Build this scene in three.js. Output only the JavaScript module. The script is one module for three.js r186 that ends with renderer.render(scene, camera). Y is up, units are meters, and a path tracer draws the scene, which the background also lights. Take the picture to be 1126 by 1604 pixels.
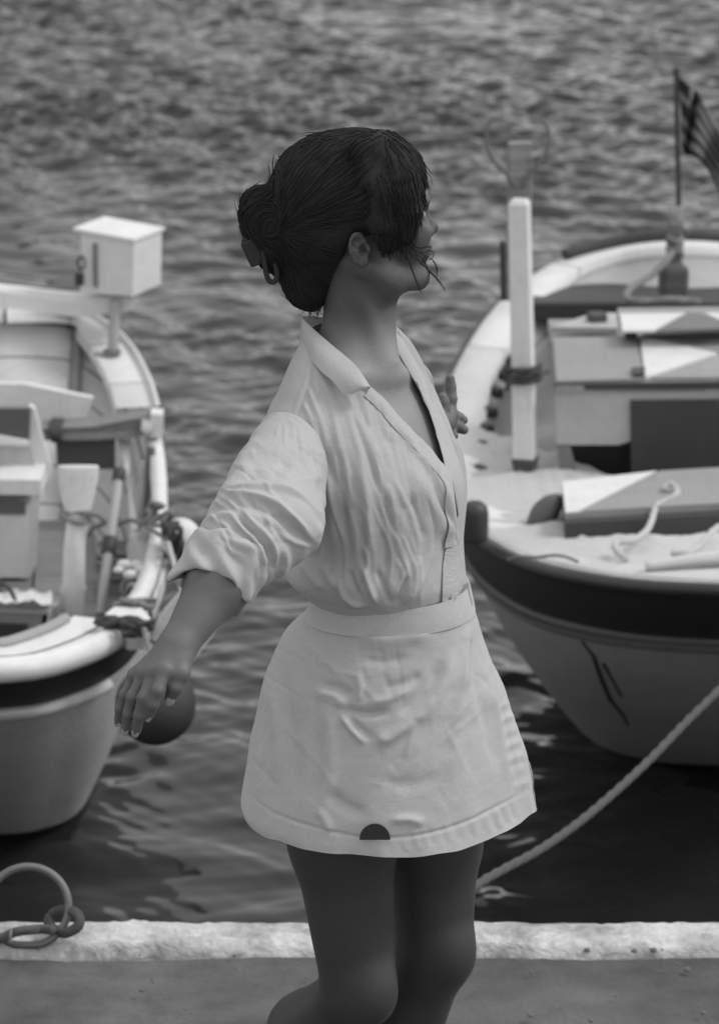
import * as THREE from 'three';
import { RoundedBoxGeometry } from 'three/addons/geometries/RoundedBoxGeometry.js';
import { ConvexGeometry } from 'three/addons/geometries/ConvexGeometry.js';
import { ImprovedNoise } from 'three/addons/math/ImprovedNoise.js';
import { mergeGeometries } from 'three/addons/utils/BufferGeometryUtils.js';

// ---------------------------------------------------------------- camera, sky, sun, exposure
const V = (x, y, z) => new THREE.Vector3(x, y, z);
const scene = new THREE.Scene();
const PITCH = THREE.MathUtils.degToRad(15.2), CAM = V(0, 2.4, 4.8), LENS = 802 / Math.tan(THREE.MathUtils.degToRad(8));
const camera = new THREE.PerspectiveCamera(16, 718 / 1024, 0.1, 900);
camera.position.copy(CAM); camera.rotation.set(-PITCH, 0, 0);
camera.focus = 4.93; camera.userData.fStop = 8.5;
scene.add(camera);

const SUN = V(0.66, 0.74, 0.03).normalize();
{ // an overcast evening sky, a broad soft brightening round the veiled sun
  const w = 512, h = 256, a = new Float32Array(w * h * 4);
  for (let j = 0; j < h; j++) for (let i = 0; i < w; i++) {
    const el = ((j + 0.5) / h - 0.5) * Math.PI, az = ((i + 0.5) / w - 0.5) * 2 * Math.PI;
    const d = V(Math.cos(el) * Math.cos(az), Math.sin(el), Math.cos(el) * Math.sin(az));
    const ang = Math.acos(Math.min(1, d.dot(SUN)));
    let L = 0.6 + 0.26 * Math.max(0, Math.sin(el)) + 0.7 * Math.exp(-Math.max(0, el) / 0.17) + 0.6 * Math.exp(-ang * ang / 0.75);
    if (el < 0) L = 0.3;
    const k = (j * w + i) * 4; a[k] = a[k + 1] = a[k + 2] = L; a[k + 3] = 1;
  }
  const t = new THREE.DataTexture(a, w, h, THREE.RGBAFormat, THREE.FloatType);
  t.mapping = THREE.EquirectangularReflectionMapping; t.magFilter = THREE.LinearFilter; t.minFilter = THREE.LinearFilter; t.needsUpdate = true;
  scene.background = t; scene.environment = t;
}
const sun = new THREE.DirectionalLight(new THREE.Color(1, 1, 1), 1.5);
sun.position.copy(SUN).multiplyScalar(30); sun.castShadow = true; sun.shadow.radius = 26;
sun.shadow.mapSize.set(2048, 2048);
Object.assign(sun.shadow.camera, { left: -8, right: 8, top: 8, bottom: -8, near: 1, far: 80 });
scene.add(sun, sun.target);
const renderer = new THREE.WebGLRenderer();
renderer.toneMapping = THREE.LinearToneMapping; renderer.toneMappingExposure = 0.92;
renderer.shadowMap.enabled = true;

// ---------------------------------------------------------------- helpers
function mulberry(a) { return () => { a |= 0; a = a + 0x6D2B79F5 | 0; let t = Math.imul(a ^ a >>> 15, 1 | a); t = t + Math.imul(t ^ t >>> 7, 61 | t) ^ t; return ((t ^ t >>> 14) >>> 0) / 4294967296; }; }
const rnd = mulberry(77), IN = new ImprovedNoise(), noise = (x, y, z = 0) => IN.noise(x + 31.7, y + 11.3, z + 5.1);
const fbm = (x, y, z = 0, o = 4) => { let s = 0, a = 1; for (let i = 0; i < o; i++) { s += a * noise(x, y, z); x *= 2.03; y *= 2.03; z *= 2.03; a *= 0.5; } return s; };
const lerp = (a, b, t) => a + (b - a) * t, clamp = (x, a, b) => Math.min(b, Math.max(a, x)), sstep = (a, b, x) => { const t = clamp((x - a) / (b - a), 0, 1); return t * t * (3 - 2 * t); };
// measuring: a sight line of the photograph (1126 x 1604) met with an upright plane at depth z, or with a level at height y
const CP = Math.cos(PITCH), SP = Math.sin(PITCH);
function sight(px, py) { const u = (802 - py) / LENS; return V((px - 563) / LENS, u * CP - SP, -u * SP - CP); }
const P = (px, py, z = 0) => { const d = sight(px, py); return d.multiplyScalar((z - CAM.z) / d.z).add(CAM); };
const G = (px, py, y = 0) => { const d = sight(px, py); return d.multiplyScalar((y - CAM.y) / d.y).add(CAM); };
const toPx = (v) => { const x = v.x - CAM.x, y = v.y - CAM.y, z = v.z - CAM.z, d = -SP * y - CP * z, u = CP * y - SP * z; return [563 + LENS * x / d, 802 - LENS * u / d]; };
const perM = (v) => { const y = v.y - CAM.y, z = v.z - CAM.z; return LENS / (-SP * y - CP * z); };   // pixels per metre there

const taken = {};
function numbered(n) { const k = taken[n] = (taken[n] ?? -1) + 1; return k ? n + '_' + String(k).padStart(3, '0') : n; }
function mesh(name, geo, mat, parent) { const m = new THREE.Mesh(geo, mat); m.name = name; m.castShadow = m.receiveShadow = true; if (parent) parent.add(m); return m; }
function tag(o, label, category, group, kind) { o.userData.label = label; if (category) o.userData.category = category; if (group) o.userData.group = group; if (kind) o.userData.kind = kind; return o; }
function thing(name, label, category, base, group) {         // parts are built in place, then hung below the thing's base
  const g = new THREE.Group(); g.name = numbered(name); scene.add(g); tag(g, label, category, group);
  g.userData.base = base; things.push(g); return g;
}
const things = [];
function settle() { for (const g of things) { const b = g.userData.base; delete g.userData.base; if (!b) continue; g.position.copy(b); for (const c of g.children) c.position.sub(b); } }
function structure(name, geo, mat) { const m = mesh(numbered(name), geo, mat, scene); m.userData.kind = 'structure'; return m; }
function solo(name, geo, mat, label, category, group) { return tag(mesh(numbered(name), geo, mat, scene), label, category, group); }
// uv in metres from the dominant axis of each face
function boxUV(g, s = 1) {
  const q = g.index ? g.toNonIndexed() : g; if (!q.attributes.normal) q.computeVertexNormals();
  const p = q.attributes.position, uv = new Float32Array(p.count * 2);
  for (let i = 0; i < p.count; i += 3) {
    const a = V().fromBufferAttribute(p, i), b = V().fromBufferAttribute(p, i + 1), c = V().fromBufferAttribute(p, i + 2), n = b.clone().sub(a).cross(c.clone().sub(a));
    const ax = Math.abs(n.x), ay = Math.abs(n.y), az = Math.abs(n.z);
    [a, b, c].forEach((v, k) => { const [u, w] = ay > ax && ay > az ? [v.x, v.z] : ax > az ? [v.z, v.y] : [v.x, v.y]; uv[(i + k) * 2] = u * s; uv[(i + k) * 2 + 1] = w * s; });
  }
  q.setAttribute('uv', new THREE.BufferAttribute(uv, 2)); return q;
}
// a skin over rows of points; uv in metres
function loft(rows, { closed = false, capEnds = false, flip = false } = {}) {
  const n = rows.length, m = rows[0].length, pos = [], uv = [], idx = []; let lv = 0;
  for (let i = 0; i < n; i++) {
    if (i) lv += rows[i][Math.floor(m / 2)].distanceTo(rows[i - 1][Math.floor(m / 2)]); let lu = 0;
    for (let j = 0; j < m; j++) { if (j) lu += rows[i][j].distanceTo(rows[i][j - 1]); pos.push(rows[i][j].x, rows[i][j].y, rows[i][j].z); uv.push(lu, lv); }
  }
  const mm = closed ? m : m - 1;
  for (let i = 0; i < n - 1; i++) for (let j = 0; j < mm; j++) {
    const a = i * m + j, b = i * m + (j + 1) % m, c = a + m, d = b + m;
    flip ? idx.push(a, b, c, b, d, c) : idx.push(a, c, b, b, c, d);
  }
  if (capEnds) for (const [r, rev] of [[0, false], [n - 1, true]]) {
    const c = V(0, 0, 0); rows[r].forEach(p => c.add(p)); c.divideScalar(m); const k = pos.length / 3; pos.push(c.x, c.y, c.z); uv.push(0, 0);
    for (let j = 0; j < m; j++) { const a = r * m + j, b = r * m + (j + 1) % m; (rev !== flip) ? idx.push(k, b, a) : idx.push(k, a, b); }
  }
  const g = new THREE.BufferGeometry(); g.setAttribute('position', new THREE.Float32BufferAttribute(pos, 3)); g.setAttribute('uv', new THREE.Float32BufferAttribute(uv, 2)); g.setIndex(idx); g.computeVertexNormals(); return g;
}
const spline = (pts, n) => new THREE.CatmullRomCurve3(pts, false, 'centripetal').getPoints(n);
function tube(pts, r, { n = 0, sides = 10, smooth = true, r1 = r, cap = true } = {}) {
  const c = smooth ? new THREE.CatmullRomCurve3(pts, false, 'centripetal') : null;
  const len = pts.reduce((s, p, i) => i ? s + p.distanceTo(pts[i - 1]) : 0, 0); n = n || clamp(Math.ceil(len / Math.max(r * 1.5, 0.004)), 6, 300);
  const pp = smooth ? c.getPoints(n) : pts, rows = [], N = pp.length;
  let up = V(0, 1, 0.01).normalize();
  for (let i = 0; i < N; i++) {
    const t = pp[Math.min(N - 1, i + 1)].clone().sub(pp[Math.max(0, i - 1)]).normalize();
    if (i === 0 && Math.abs(t.dot(up)) > 0.9) up = V(1, 0, 0);
    const s = t.clone().cross(up).normalize(); up = s.clone().cross(t).normalize(); const rr = lerp(r, r1, i / (N - 1));
    rows.push(Array.from({ length: sides }, (_, k) => { const a = k / sides * 2 * Math.PI; return pp[i].clone().addScaledVector(s, Math.cos(a) * rr).addScaledVector(up, Math.sin(a) * rr); }));
  }
  return loft(rows, { closed: true, capEnds: cap });
}
// a twisted three-strand rope
function rope(pts, r, { pitch = 6, n = 0 } = {}) {
  const c = new THREE.CatmullRomCurve3(pts, false, 'centripetal'), len = c.getLength(); n = n || clamp(Math.ceil(len / (r * 0.7)), 12, 420);
  const pp = c.getSpacedPoints(n), sides = 18, rows = []; let up = V(0.02, 1, 0.01).normalize();
  for (let i = 0; i <= n; i++) {
    const t = pp[Math.min(n, i + 1)].clone().sub(pp[Math.max(0, i - 1)]).normalize();
    if (i === 0 && Math.abs(t.dot(up)) > 0.9) up = V(1, 0, 0);
    const s = t.clone().cross(up).normalize(); up = s.clone().cross(t).normalize(); const tw = i / n * len / (r * pitch) * 2 * Math.PI;
    rows.push(Array.from({ length: sides }, (_, k) => { const a = k / sides * 2 * Math.PI, rr = r * (0.8 + 0.28 * Math.abs(Math.cos(1.5 * (a - tw / 3 * 1)))); return pp[i].clone().addScaledVector(s, Math.cos(a) * rr).addScaledVector(up, Math.sin(a) * rr); }));
  }
  return loft(rows, { closed: true, capEnds: true });
}
function box(w, h, d, at, { r = 0.006, ry = 0, rx = 0, rz = 0 } = {}) {
  const g = boxUV(new RoundedBoxGeometry(w, h, d, 2, Math.min(r, w / 2.1, h / 2.1, d / 2.1)));
  g.applyMatrix4(new THREE.Matrix4().makeRotationFromEuler(new THREE.Euler(rx, ry, rz, 'YXZ'))); g.translate(at.x, at.y, at.z); return g;
}
const merge = (list) => mergeGeometries(list.map(g => { const q = g.index ? g.toNonIndexed() : g.clone(); for (const k of Object.keys(q.attributes)) if (!['position', 'normal', 'uv'].includes(k)) q.deleteAttribute(k); if (!q.attributes.uv) q.setAttribute('uv', new THREE.BufferAttribute(new Float32Array(q.attributes.position.count * 2), 2)); return q; }));
// a board with the outline pts (in order), thickened by the vector t
function board(pts, t) {
  const pos = [], n = pts.length, q = pts.map(p => p.clone().add(t)), c0 = V(0, 0, 0), c1 = V(0, 0, 0);
  pts.forEach(p => c0.add(p)); c0.divideScalar(n); c1.copy(c0).add(t); const push = (...v) => v.forEach(p => pos.push(p.x, p.y, p.z));
  const nn = V(0, 0, 0); for (let i = 0; i < n; i++) nn.add(pts[i].clone().sub(c0).cross(pts[(i + 1) % n].clone().sub(c0))); const out = nn.dot(t) < 0;
  for (let i = 0; i < n; i++) { const j = (i + 1) % n; if (out) { push(c0, pts[i], pts[j], c1, q[j], q[i], pts[j], pts[i], q[i], pts[j], q[i], q[j]); } else { push(c0, pts[j], pts[i], c1, q[i], q[j], pts[i], pts[j], q[i], pts[j], q[j], q[i]); } }
  const g = new THREE.BufferGeometry(); g.setAttribute('position', new THREE.Float32BufferAttribute(pos, 3)); g.computeVertexNormals(); return boxUV(g);
}

// ---------------------------------------------------------------- procedural textures and materials (a grey world)
function tex(n, f, srgb = false, rep = 1) {
  const a = new Uint8Array(n * n * 4);
  for (let j = 0; j < n; j++) for (let i = 0; i < n; i++) { const v = clamp(f(i / n, j / n), 0, 1) * 255, k = (j * n + i) * 4; a[k] = a[k + 1] = a[k + 2] = v; a[k + 3] = 255; }
  const t = new THREE.DataTexture(a, n, n); t.wrapS = t.wrapT = THREE.RepeatWrapping; t.magFilter = THREE.LinearFilter; t.minFilter = THREE.LinearMipmapLinearFilter; t.generateMipmaps = true; t.repeat.set(rep, rep);
  if (srgb) t.colorSpace = THREE.SRGBColorSpace; t.needsUpdate = true; return t;
}
// tiling noise: fade between two shifted copies
const tileN = (f) => (u, v) => { const a = sstep(0, 1, u), b = sstep(0, 1, v); return lerp(lerp(f(u + 1, v + 1), f(u, v + 1), a), lerp(f(u + 1, v), f(u, v), a), b); };
const nLow = tileN((u, v) => fbm(u * 4, v * 4, 1, 5)), nHi = tileN((u, v) => fbm(u * 24, v * 24, 3, 3)), nGrain = tileN((u, v) => fbm(u * 4, v * 60, 7, 4)), nSpot = tileN((u, v) => noise(u * 30, v * 30, 9));
const texPaint = tex(512, (u, v) => { const s = nSpot(u, v); return 0.93 + 0.1 * nLow(u, v) + 0.06 * nHi(u, v) - (s > 0.52 ? (s - 0.52) * 2.2 : 0) - 0.1 * Math.max(0, nGrain(v, u)); });
const texWood = tex(512, (u, v) => 0.74 + 0.34 * nGrain(u, v) + 0.12 * nLow(u, v) - (nSpot(u, v) > 0.5 ? 0.2 : 0));
const texConcrete = tex(1024, (u, v) => { const s = nSpot(u, v); return 0.7 + 0.5 * nLow(u, v) + 0.2 * nHi(u, v) + 0.1 * tilR(u, v) - (s > 0.6 ? 0.22 : 0); });
function tilR(u, v) { return (Math.abs(Math.sin((Math.floor(u * 1024) * 12.9898 + Math.floor(v * 1024) * 78.233)) * 43758.5453) % 1) - 0.5; }
const bumpRough = tex(512, (u, v) => 0.5 + 0.25 * nHi(u, v) + 0.2 * nLow(u * 2 % 1, v * 2 % 1) + 0.2 * tilR(u, v));
const texLinen = tex(512, (u, v) => 0.93 + 0.05 * nHi(u, v) + 0.04 * nLow(u, v) + 0.035 * Math.sin(u * 2 * Math.PI * 60 + nLow(u, v) * 2) * Math.sin(v * 2 * Math.PI * 60) + 0.06 * tilR(u, v));
const bumpLinen = tex(512, (u, v) => 0.5 + 0.3 * Math.sin(u * 2 * Math.PI * 60 + nLow(u, v) * 2) * Math.sin(v * 2 * Math.PI * 60) + 0.35 * nHi(u, v) + 0.2 * tilR(u, v));
const grey = (v) => new THREE.Color().setRGB(v, v, v);
function M(v, rough = 0.6, opt = {}) { return new THREE.MeshStandardMaterial({ color: grey(v), roughness: rough, ...opt }); }
const scaled = (t, s) => { const c = t.clone(); c.repeat.set(s, s); c.needsUpdate = true; return c; };
const bR = scaled(bumpRough, 3), bRf = scaled(bumpRough, 7);
const mat = {
  white: M(0.74, 0.5, { map: scaled(texPaint, 1.6), bumpMap: bR, bumpScale: 0.0015 }),
  whiteOld: M(0.62, 0.6, { map: scaled(texPaint, 2.3), bumpMap: bR, bumpScale: 0.003 }),
  pale: M(0.46, 0.6, { map: scaled(texPaint, 1.9), bumpMap: bR, bumpScale: 0.002 }),
  mid: M(0.3, 0.6, { map: scaled(texPaint, 1.7), bumpMap: bR, bumpScale: 0.002 }),
  greyPaint: M(0.2, 0.6, { map: scaled(texPaint, 1.5), bumpMap: bR, bumpScale: 0.002 }),
  dark: M(0.045, 0.55, { map: texPaint }),
  black: M(0.034, 0.5),
  matteBlack: M(0.03, 0.9),
  hullDark: M(0.032, 0.45, { map: texPaint }),
  wood: M(0.27, 0.75, { map: scaled(texWood, 1.5), bumpMap: bR, bumpScale: 0.003 }),
  woodDark: M(0.1, 0.75, { map: scaled(texWood, 1.5), bumpMap: bR, bumpScale: 0.003 }),
  ropeLight: M(0.5, 0.9, { map: scaled(texLinen, 9) }),
  ropeMid: M(0.2, 0.9, { map: scaled(texLinen, 9) }),
  ropeDark: M(0.06, 0.9, { map: scaled(texLinen, 9) }),
  metal: new THREE.MeshStandardMaterial({ color: grey(0.17), roughness: 0.42, metalness: 0.6, bumpMap: bRf, bumpScale: 0.0006 }),
  metalDark: new THREE.MeshStandardMaterial({ color: grey(0.1), roughness: 0.5, metalness: 0.5 }),
  skin: new THREE.MeshPhysicalMaterial({ color: grey(1), vertexColors: true, roughness: 0.5, specularIntensity: 0.8, sheen: 0.15, sheenRoughness: 0.5, sheenColor: grey(0.5), bumpMap: scaled(bumpRough, 12), bumpScale: 0.0005 }),
  nail: M(0.34, 0.3),
  eye: M(0.2, 0.2),
  hair: new THREE.MeshPhysicalMaterial({ color: grey(0.03), roughness: 0.7, specularIntensity: 0.08 }),
  strand: new THREE.MeshPhysicalMaterial({ color: grey(0.026), roughness: 0.55, specularIntensity: 0.18 }),
  shirt: new THREE.MeshPhysicalMaterial({ color: grey(0.47), roughness: 0.95, sheen: 0.25, sheenRoughness: 0.7, sheenColor: grey(1), map: scaled(texLinen, 7), bumpMap: scaled(bumpLinen, 7), bumpScale: 0.0005 }),
  skirt: new THREE.MeshPhysicalMaterial({ color: grey(0.53), roughness: 0.95, sheen: 0.2, sheenRoughness: 0.7, sheenColor: grey(1), map: scaled(texLinen, 9), bumpMap: scaled(bumpLinen, 9), bumpScale: 0.0006 }),
  canvas: M(0.66, 0.9, { map: scaled(texLinen, 3), bumpMap: scaled(bumpLinen, 4), bumpScale: 0.001 }),
  concrete: M(0.14, 0.92, { map: scaled(texConcrete, 0.6), bumpMap: bR, bumpScale: 0.006 }),
  whitewash: M(0.8, 0.92, { map: scaled(texConcrete, 2.1), bumpMap: bR, bumpScale: 0.01 }),
  quayWall: M(0.1, 0.9, { map: texConcrete, bumpMap: bR, bumpScale: 0.01 }),
  water: new THREE.MeshPhysicalMaterial({ color: grey(0.022), roughness: 0.05, ior: 1.33, specularIntensity: 0.8 }),
  seabed: M(0.03, 0.9),
};

// ---------------------------------------------------------------- water, sea bed, quay
const SEA = -0.8;
{
  const xs = [], zs = [];
  for (let i = 0; i <= 600; i++) xs.push(-3.5 + 7 * i / 600);
  for (let i = 1; i <= 34; i++) { const d = 0.03 * (Math.exp(i * 0.26) - 1); xs.push(3.5 + d); xs.unshift(-3.5 - d); }
  let z = -1.2, dz = 0.014; while (z > -27) { zs.push(z); z -= dz; dz = Math.min(0.04, dz * 1.0013); } while (z > -420) { zs.push(z); z -= dz; dz *= 1.16; }
  const W = [], r = mulberry(5);
  for (let i = 0; i < 46; i++) {
    const lam = 0.06 * Math.pow(9.5, Math.pow(i / 45, 1.5)), a = -0.3 + (r() - 0.5) * 2.2, s = 0.092 * (0.6 + 0.8 * r()) * (lam > 0.5 ? 0.6 : 1) * (lam < 0.12 ? 0.7 : 1);
    W.push([2 * Math.PI / lam * Math.sin(a), 2 * Math.PI / lam * Math.cos(a), r() * 6.28, s * lam / (2 * Math.PI), lam]);
  }
  const nx = xs.length, nz = zs.length, pos = new Float32Array(nx * nz * 3), idx = [];
  for (let j = 0; j < nz; j++) for (let i = 0; i < nx; i++) {
    const x = xs[i], zz = zs[j], far = sstep(-6, -17, zz), out = Math.max(Math.abs(x) - 3.5, -27 - zz, 0);
    const qx = x + 0.11 * noise(x * 1.3, zz * 1.3, 2), qz = zz + 0.16 * noise(x * 1.1, zz * 1.1, 8), gust = 0.9 + 0.75 * fbm(x * 0.45, zz * 0.25, 4, 3);
    let h = 0; const near = lerp(0.42, 1, far), fine = lerp(0.4, 1, far);
    for (const w of W) { if (out > 0 && w[4] < out * 0.6) continue; h += w[3] * (w[4] < 0.25 ? fine * gust : near * lerp(1, gust, 0.4)) * Math.sin(w[0] * qx + w[1] * qz + w[2]); }
    const k = (j * nx + i) * 3; pos[k] = x; pos[k + 1] = SEA + h * clamp(1 - out / 30, 0.3, 1); pos[k + 2] = zz;
  }
  for (let j = 0; j < nz - 1; j++) for (let i = 0; i < nx - 1; i++) { const a = j * nx + i, b = a + 1, c = a + nx, d = c + 1; idx.push(a, b, c, b, d, c); }
  const g = new THREE.BufferGeometry(); g.setAttribute('position', new THREE.BufferAttribute(pos, 3)); g.setIndex(idx); g.computeVertexNormals();
  structure('water', g, mat.water);
}
{ // added headland out of view, darkens the water reflections; higher on the left
  const rows = [], H = (x) => 105 * sstep(25, -120, x) + 10 + 9 * fbm(x * 0.03, 2.2, 1, 4);
  for (let j = 0; j <= 26; j++) { const t = j / 26, r = []; for (let x = -620; x <= 620; x += 8) { const d = t * 2 - 1, p = Math.pow(Math.max(0, 1 - d * d), 0.7); r.push(V(x, SEA - 2 + (H(x) + 5 * fbm(x * 0.05, j * 0.3, 7, 4)) * p, -560 + d * -130 - 0.00025 * x * x)); } rows.push(r); }
  structure('added_headland', loft(rows), M(0.045, 1));
}
const EDGE_F = -1.235, EDGE_N = -1.13;   // far and near side of the whitewashed strip
{
  const rows = [];                        // paving, gently uneven, running back past the camera
  const zs = []; for (let z = EDGE_N + 0.02; z < 0.9; z += 0.018) zs.push(z); zs.push(1.5, 3, 6, 12);
  const xs = [-12, -6, -3]; for (let x = -1.3; x <= 1.3; x += 0.018) xs.push(x); xs.push(3, 6, 12);
  for (const z of zs) rows.push(xs.map(x => V(x, -0.012 + 0.006 * fbm(x * 3, z * 3, 2, 4) + 0.0025 * noise(x * 40, z * 40), z)));
  const pave = loft(rows);
  structure('pavement', pave, mat.concrete);
  // paler ragged patch laid on the paving
  const patch = [], N = 40, cx = -0.02, cz = -0.42;
  for (let j = 0; j <= 14; j++) patch.push(Array.from({ length: N }, (_, i) => { const a = i / N * 2 * Math.PI, k = j / 14 * (1 + 0.22 * noise(Math.cos(a) * 2, Math.sin(a) * 2, 1) + 0.06 * noise(Math.cos(a) * 9, Math.sin(a) * 9, 5)), x = cx + Math.cos(a) * 0.42 * k, z = cz + Math.sin(a) * 0.42 * k; return V(x, -0.012 + 0.006 * fbm(x * 3, z * 3, 2, 4) + 0.0025 * noise(x * 40, z * 40) + 0.004, z); }));
  structure('pale_patch', loft(patch, { closed: true, flip: true }), M(0.21, 0.92, { map: scaled(texConcrete, 1.3), bumpMap: bR, bumpScale: 0.005 }));
  const sr = [], sx = [-12, -6, -3]; for (let x = -1.4; x <= 1.4; x += 0.011) sx.push(x); sx.push(3, 6, 12);
  for (let k = 0; k <= 26; k++) {         // whitewashed lip: rises from the paving, rounds over, drops down the wall
    sr.push(sx.map(x => {
      const rag = 0.022 * fbm(x * 7, 3.3, 1, 4), t = k / 26, lump = 0.006 * fbm(x * 9, t * 9, 2, 4);
      if (t < 0.12) return V(x, -0.03 + 0.25 * t + lump, EDGE_N + rag + 0.012 - t * 0.1);
      if (t < 0.72) { const q = (t - 0.12) / 0.6; return V(x, 0.002 + 0.012 * Math.sin(Math.min(1, q * 1.4) * 1.57) + lump + 0.004 * noise(x * 60, q * 14), lerp(EDGE_N + rag, EDGE_F + 0.02 + rag * 0.35, q)); }
      const q = (t - 0.72) / 0.28; return V(x, 0.012 - 0.07 * q * q + lump, EDGE_F + 0.02 + rag * 0.35 - 0.035 * Math.sin(q * 1.57));
    }));
  }
  structure('quay_edge', loft(sr, { flip: true }), mat.whitewash);
  const wr = []; for (let k = 0; k <= 20; k++) wr.push(sx.map(x => V(x, -0.05 - k * 0.11, EDGE_F - 0.006 + 0.02 * fbm(x * 4, k * 0.5, 3, 3))));
  structure('quay_wall', loft(wr, { flip: true }), mat.quayWall);
  structure('seabed', boxUV(new THREE.PlaneGeometry(700, 500).rotateX(-Math.PI / 2).translate(0, -2.2, -200)), mat.seabed);
  // crumbs and pebbles on the paving
  const peb = []; for (let i = 0; i < 60; i++) { const s = 0.002 + 0.006 * rnd() * rnd(); const g = new THREE.IcosahedronGeometry(s, 1); g.scale(1, 0.6, 1.2); g.translate(-0.9 + 1.8 * rnd(), 0.0 + s * 0.2, EDGE_N + rnd() * 0.9 * rnd()); peb.push(g); }
  const pm = tag(mesh('gravel_crumbs', merge(peb), M(0.12, 0.9), scene), 'small dark crumbs of grit scattered over the quay paving', 'grit', null, 'stuff');
}

// ---------------------------------------------------------------- boats
// the rim of a double-ended boat from its measured side; the other side is its mirror image
function rimOf(list, N = 240) {
  const side = list.map(([x, y, h]) => G(x, y, h)), a = side[0], b = side[side.length - 1], ax = b.clone().sub(a).setY(0).normalize();
  const mirror = side.slice(1, -1).map(p => { const d = p.clone().sub(a), along = d.x * ax.x + d.z * ax.z, q = V(a.x + ax.x * along, 0, a.z + ax.z * along); return V(2 * q.x - p.x, p.y, 2 * q.z - p.z); }).reverse();
  const c = new THREE.CatmullRomCurve3([...side, ...mirror], true, 'centripetal'), R = c.getSpacedPoints(N); R.pop();
  const C = a.clone().add(b).multiplyScalar(0.5);
  const inn = R.map((p, i) => { const t = R[(i + 1) % N].clone().sub(R[(i - 1 + N) % N]).setY(0).normalize(); const n = V(-t.z, 0, t.x); if (n.dot(C.clone().sub(p)) < 0) n.negate(); return n; });
  for (let k = 0; k < 3; k++) { const cpy = inn.map(v => v.clone()); inn.forEach((v, i) => v.copy(cpy[i]).add(cpy[(i + 1) % N]).add(cpy[(i - 1 + N) % N]).normalize()); }
  const at = (i, d, dy = 0) => { const k = (i % N + N) % N; return R[k].clone().addScaledVector(inn[k], d).add(V(0, dy, 0)); };
  const ring = (d, dy) => R.map((_, i) => at(i, d, typeof dy === 'function' ? dy(i) : dy));
  const near = (p) => R.reduce((m, q, i) => Math.hypot(q.x - p.x, q.z - p.z) < Math.hypot(R[m].x - p.x, R[m].z - p.z) ? i : m, 0);
  const inside = (x, z, d = 0) => { let c2 = false; for (let i = 0, j = N - 1; i < N; j = i++) { const p = at(i, d), q = at(j, d); if ((p.z > z) !== (q.z > z) && x < (q.x - p.x) * (z - p.z) / (q.z - p.z) + p.x) c2 = !c2; } return c2; };
  // hull point: u = 0 at the rim, 1 at the keel
  const hull = (i, u, keel, full) => { const p = R[(i + N) % N], sb = Math.pow(1 - Math.pow(u, 1.35), 0.74), sa = Math.pow(1 - Math.pow(u, full), 1.22), dx = p.x - C.x, dz = p.z - C.z, al = dx * ax.x + dz * ax.z; return V(C.x + ax.x * al * sa + (dx - ax.x * al) * sb, lerp(p.y, keel, u), C.z + ax.z * al * sa + (dz - ax.z * al) * sb); };
  return { R, C, N, ax, inn, at, ring, near, inside, hull, a, b };
}
const ringStrip = (rows) => loft(rows, { closed: true });
const flat = (ring) => { const c = V(0, 0, 0); ring.forEach(p => c.add(p)); c.divideScalar(ring.length); const rows = []; for (let k = 0; k <= 10; k++) rows.push(ring.map(p => p.clone().lerp(c, k / 10))); return loft(rows, { closed: true }); };
const ringTube = (B, d, dy, r, from = 0, to = B.N, rough = 0) => { const pts = []; for (let i = from; i <= to; i += 2) pts.push(B.at(i, d, (typeof dy === 'function' ? dy(i) : dy) + rough * noise(i * 0.3, d * 9))); return tube(pts, r, { smooth: false, sides: 12 }); };

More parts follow.
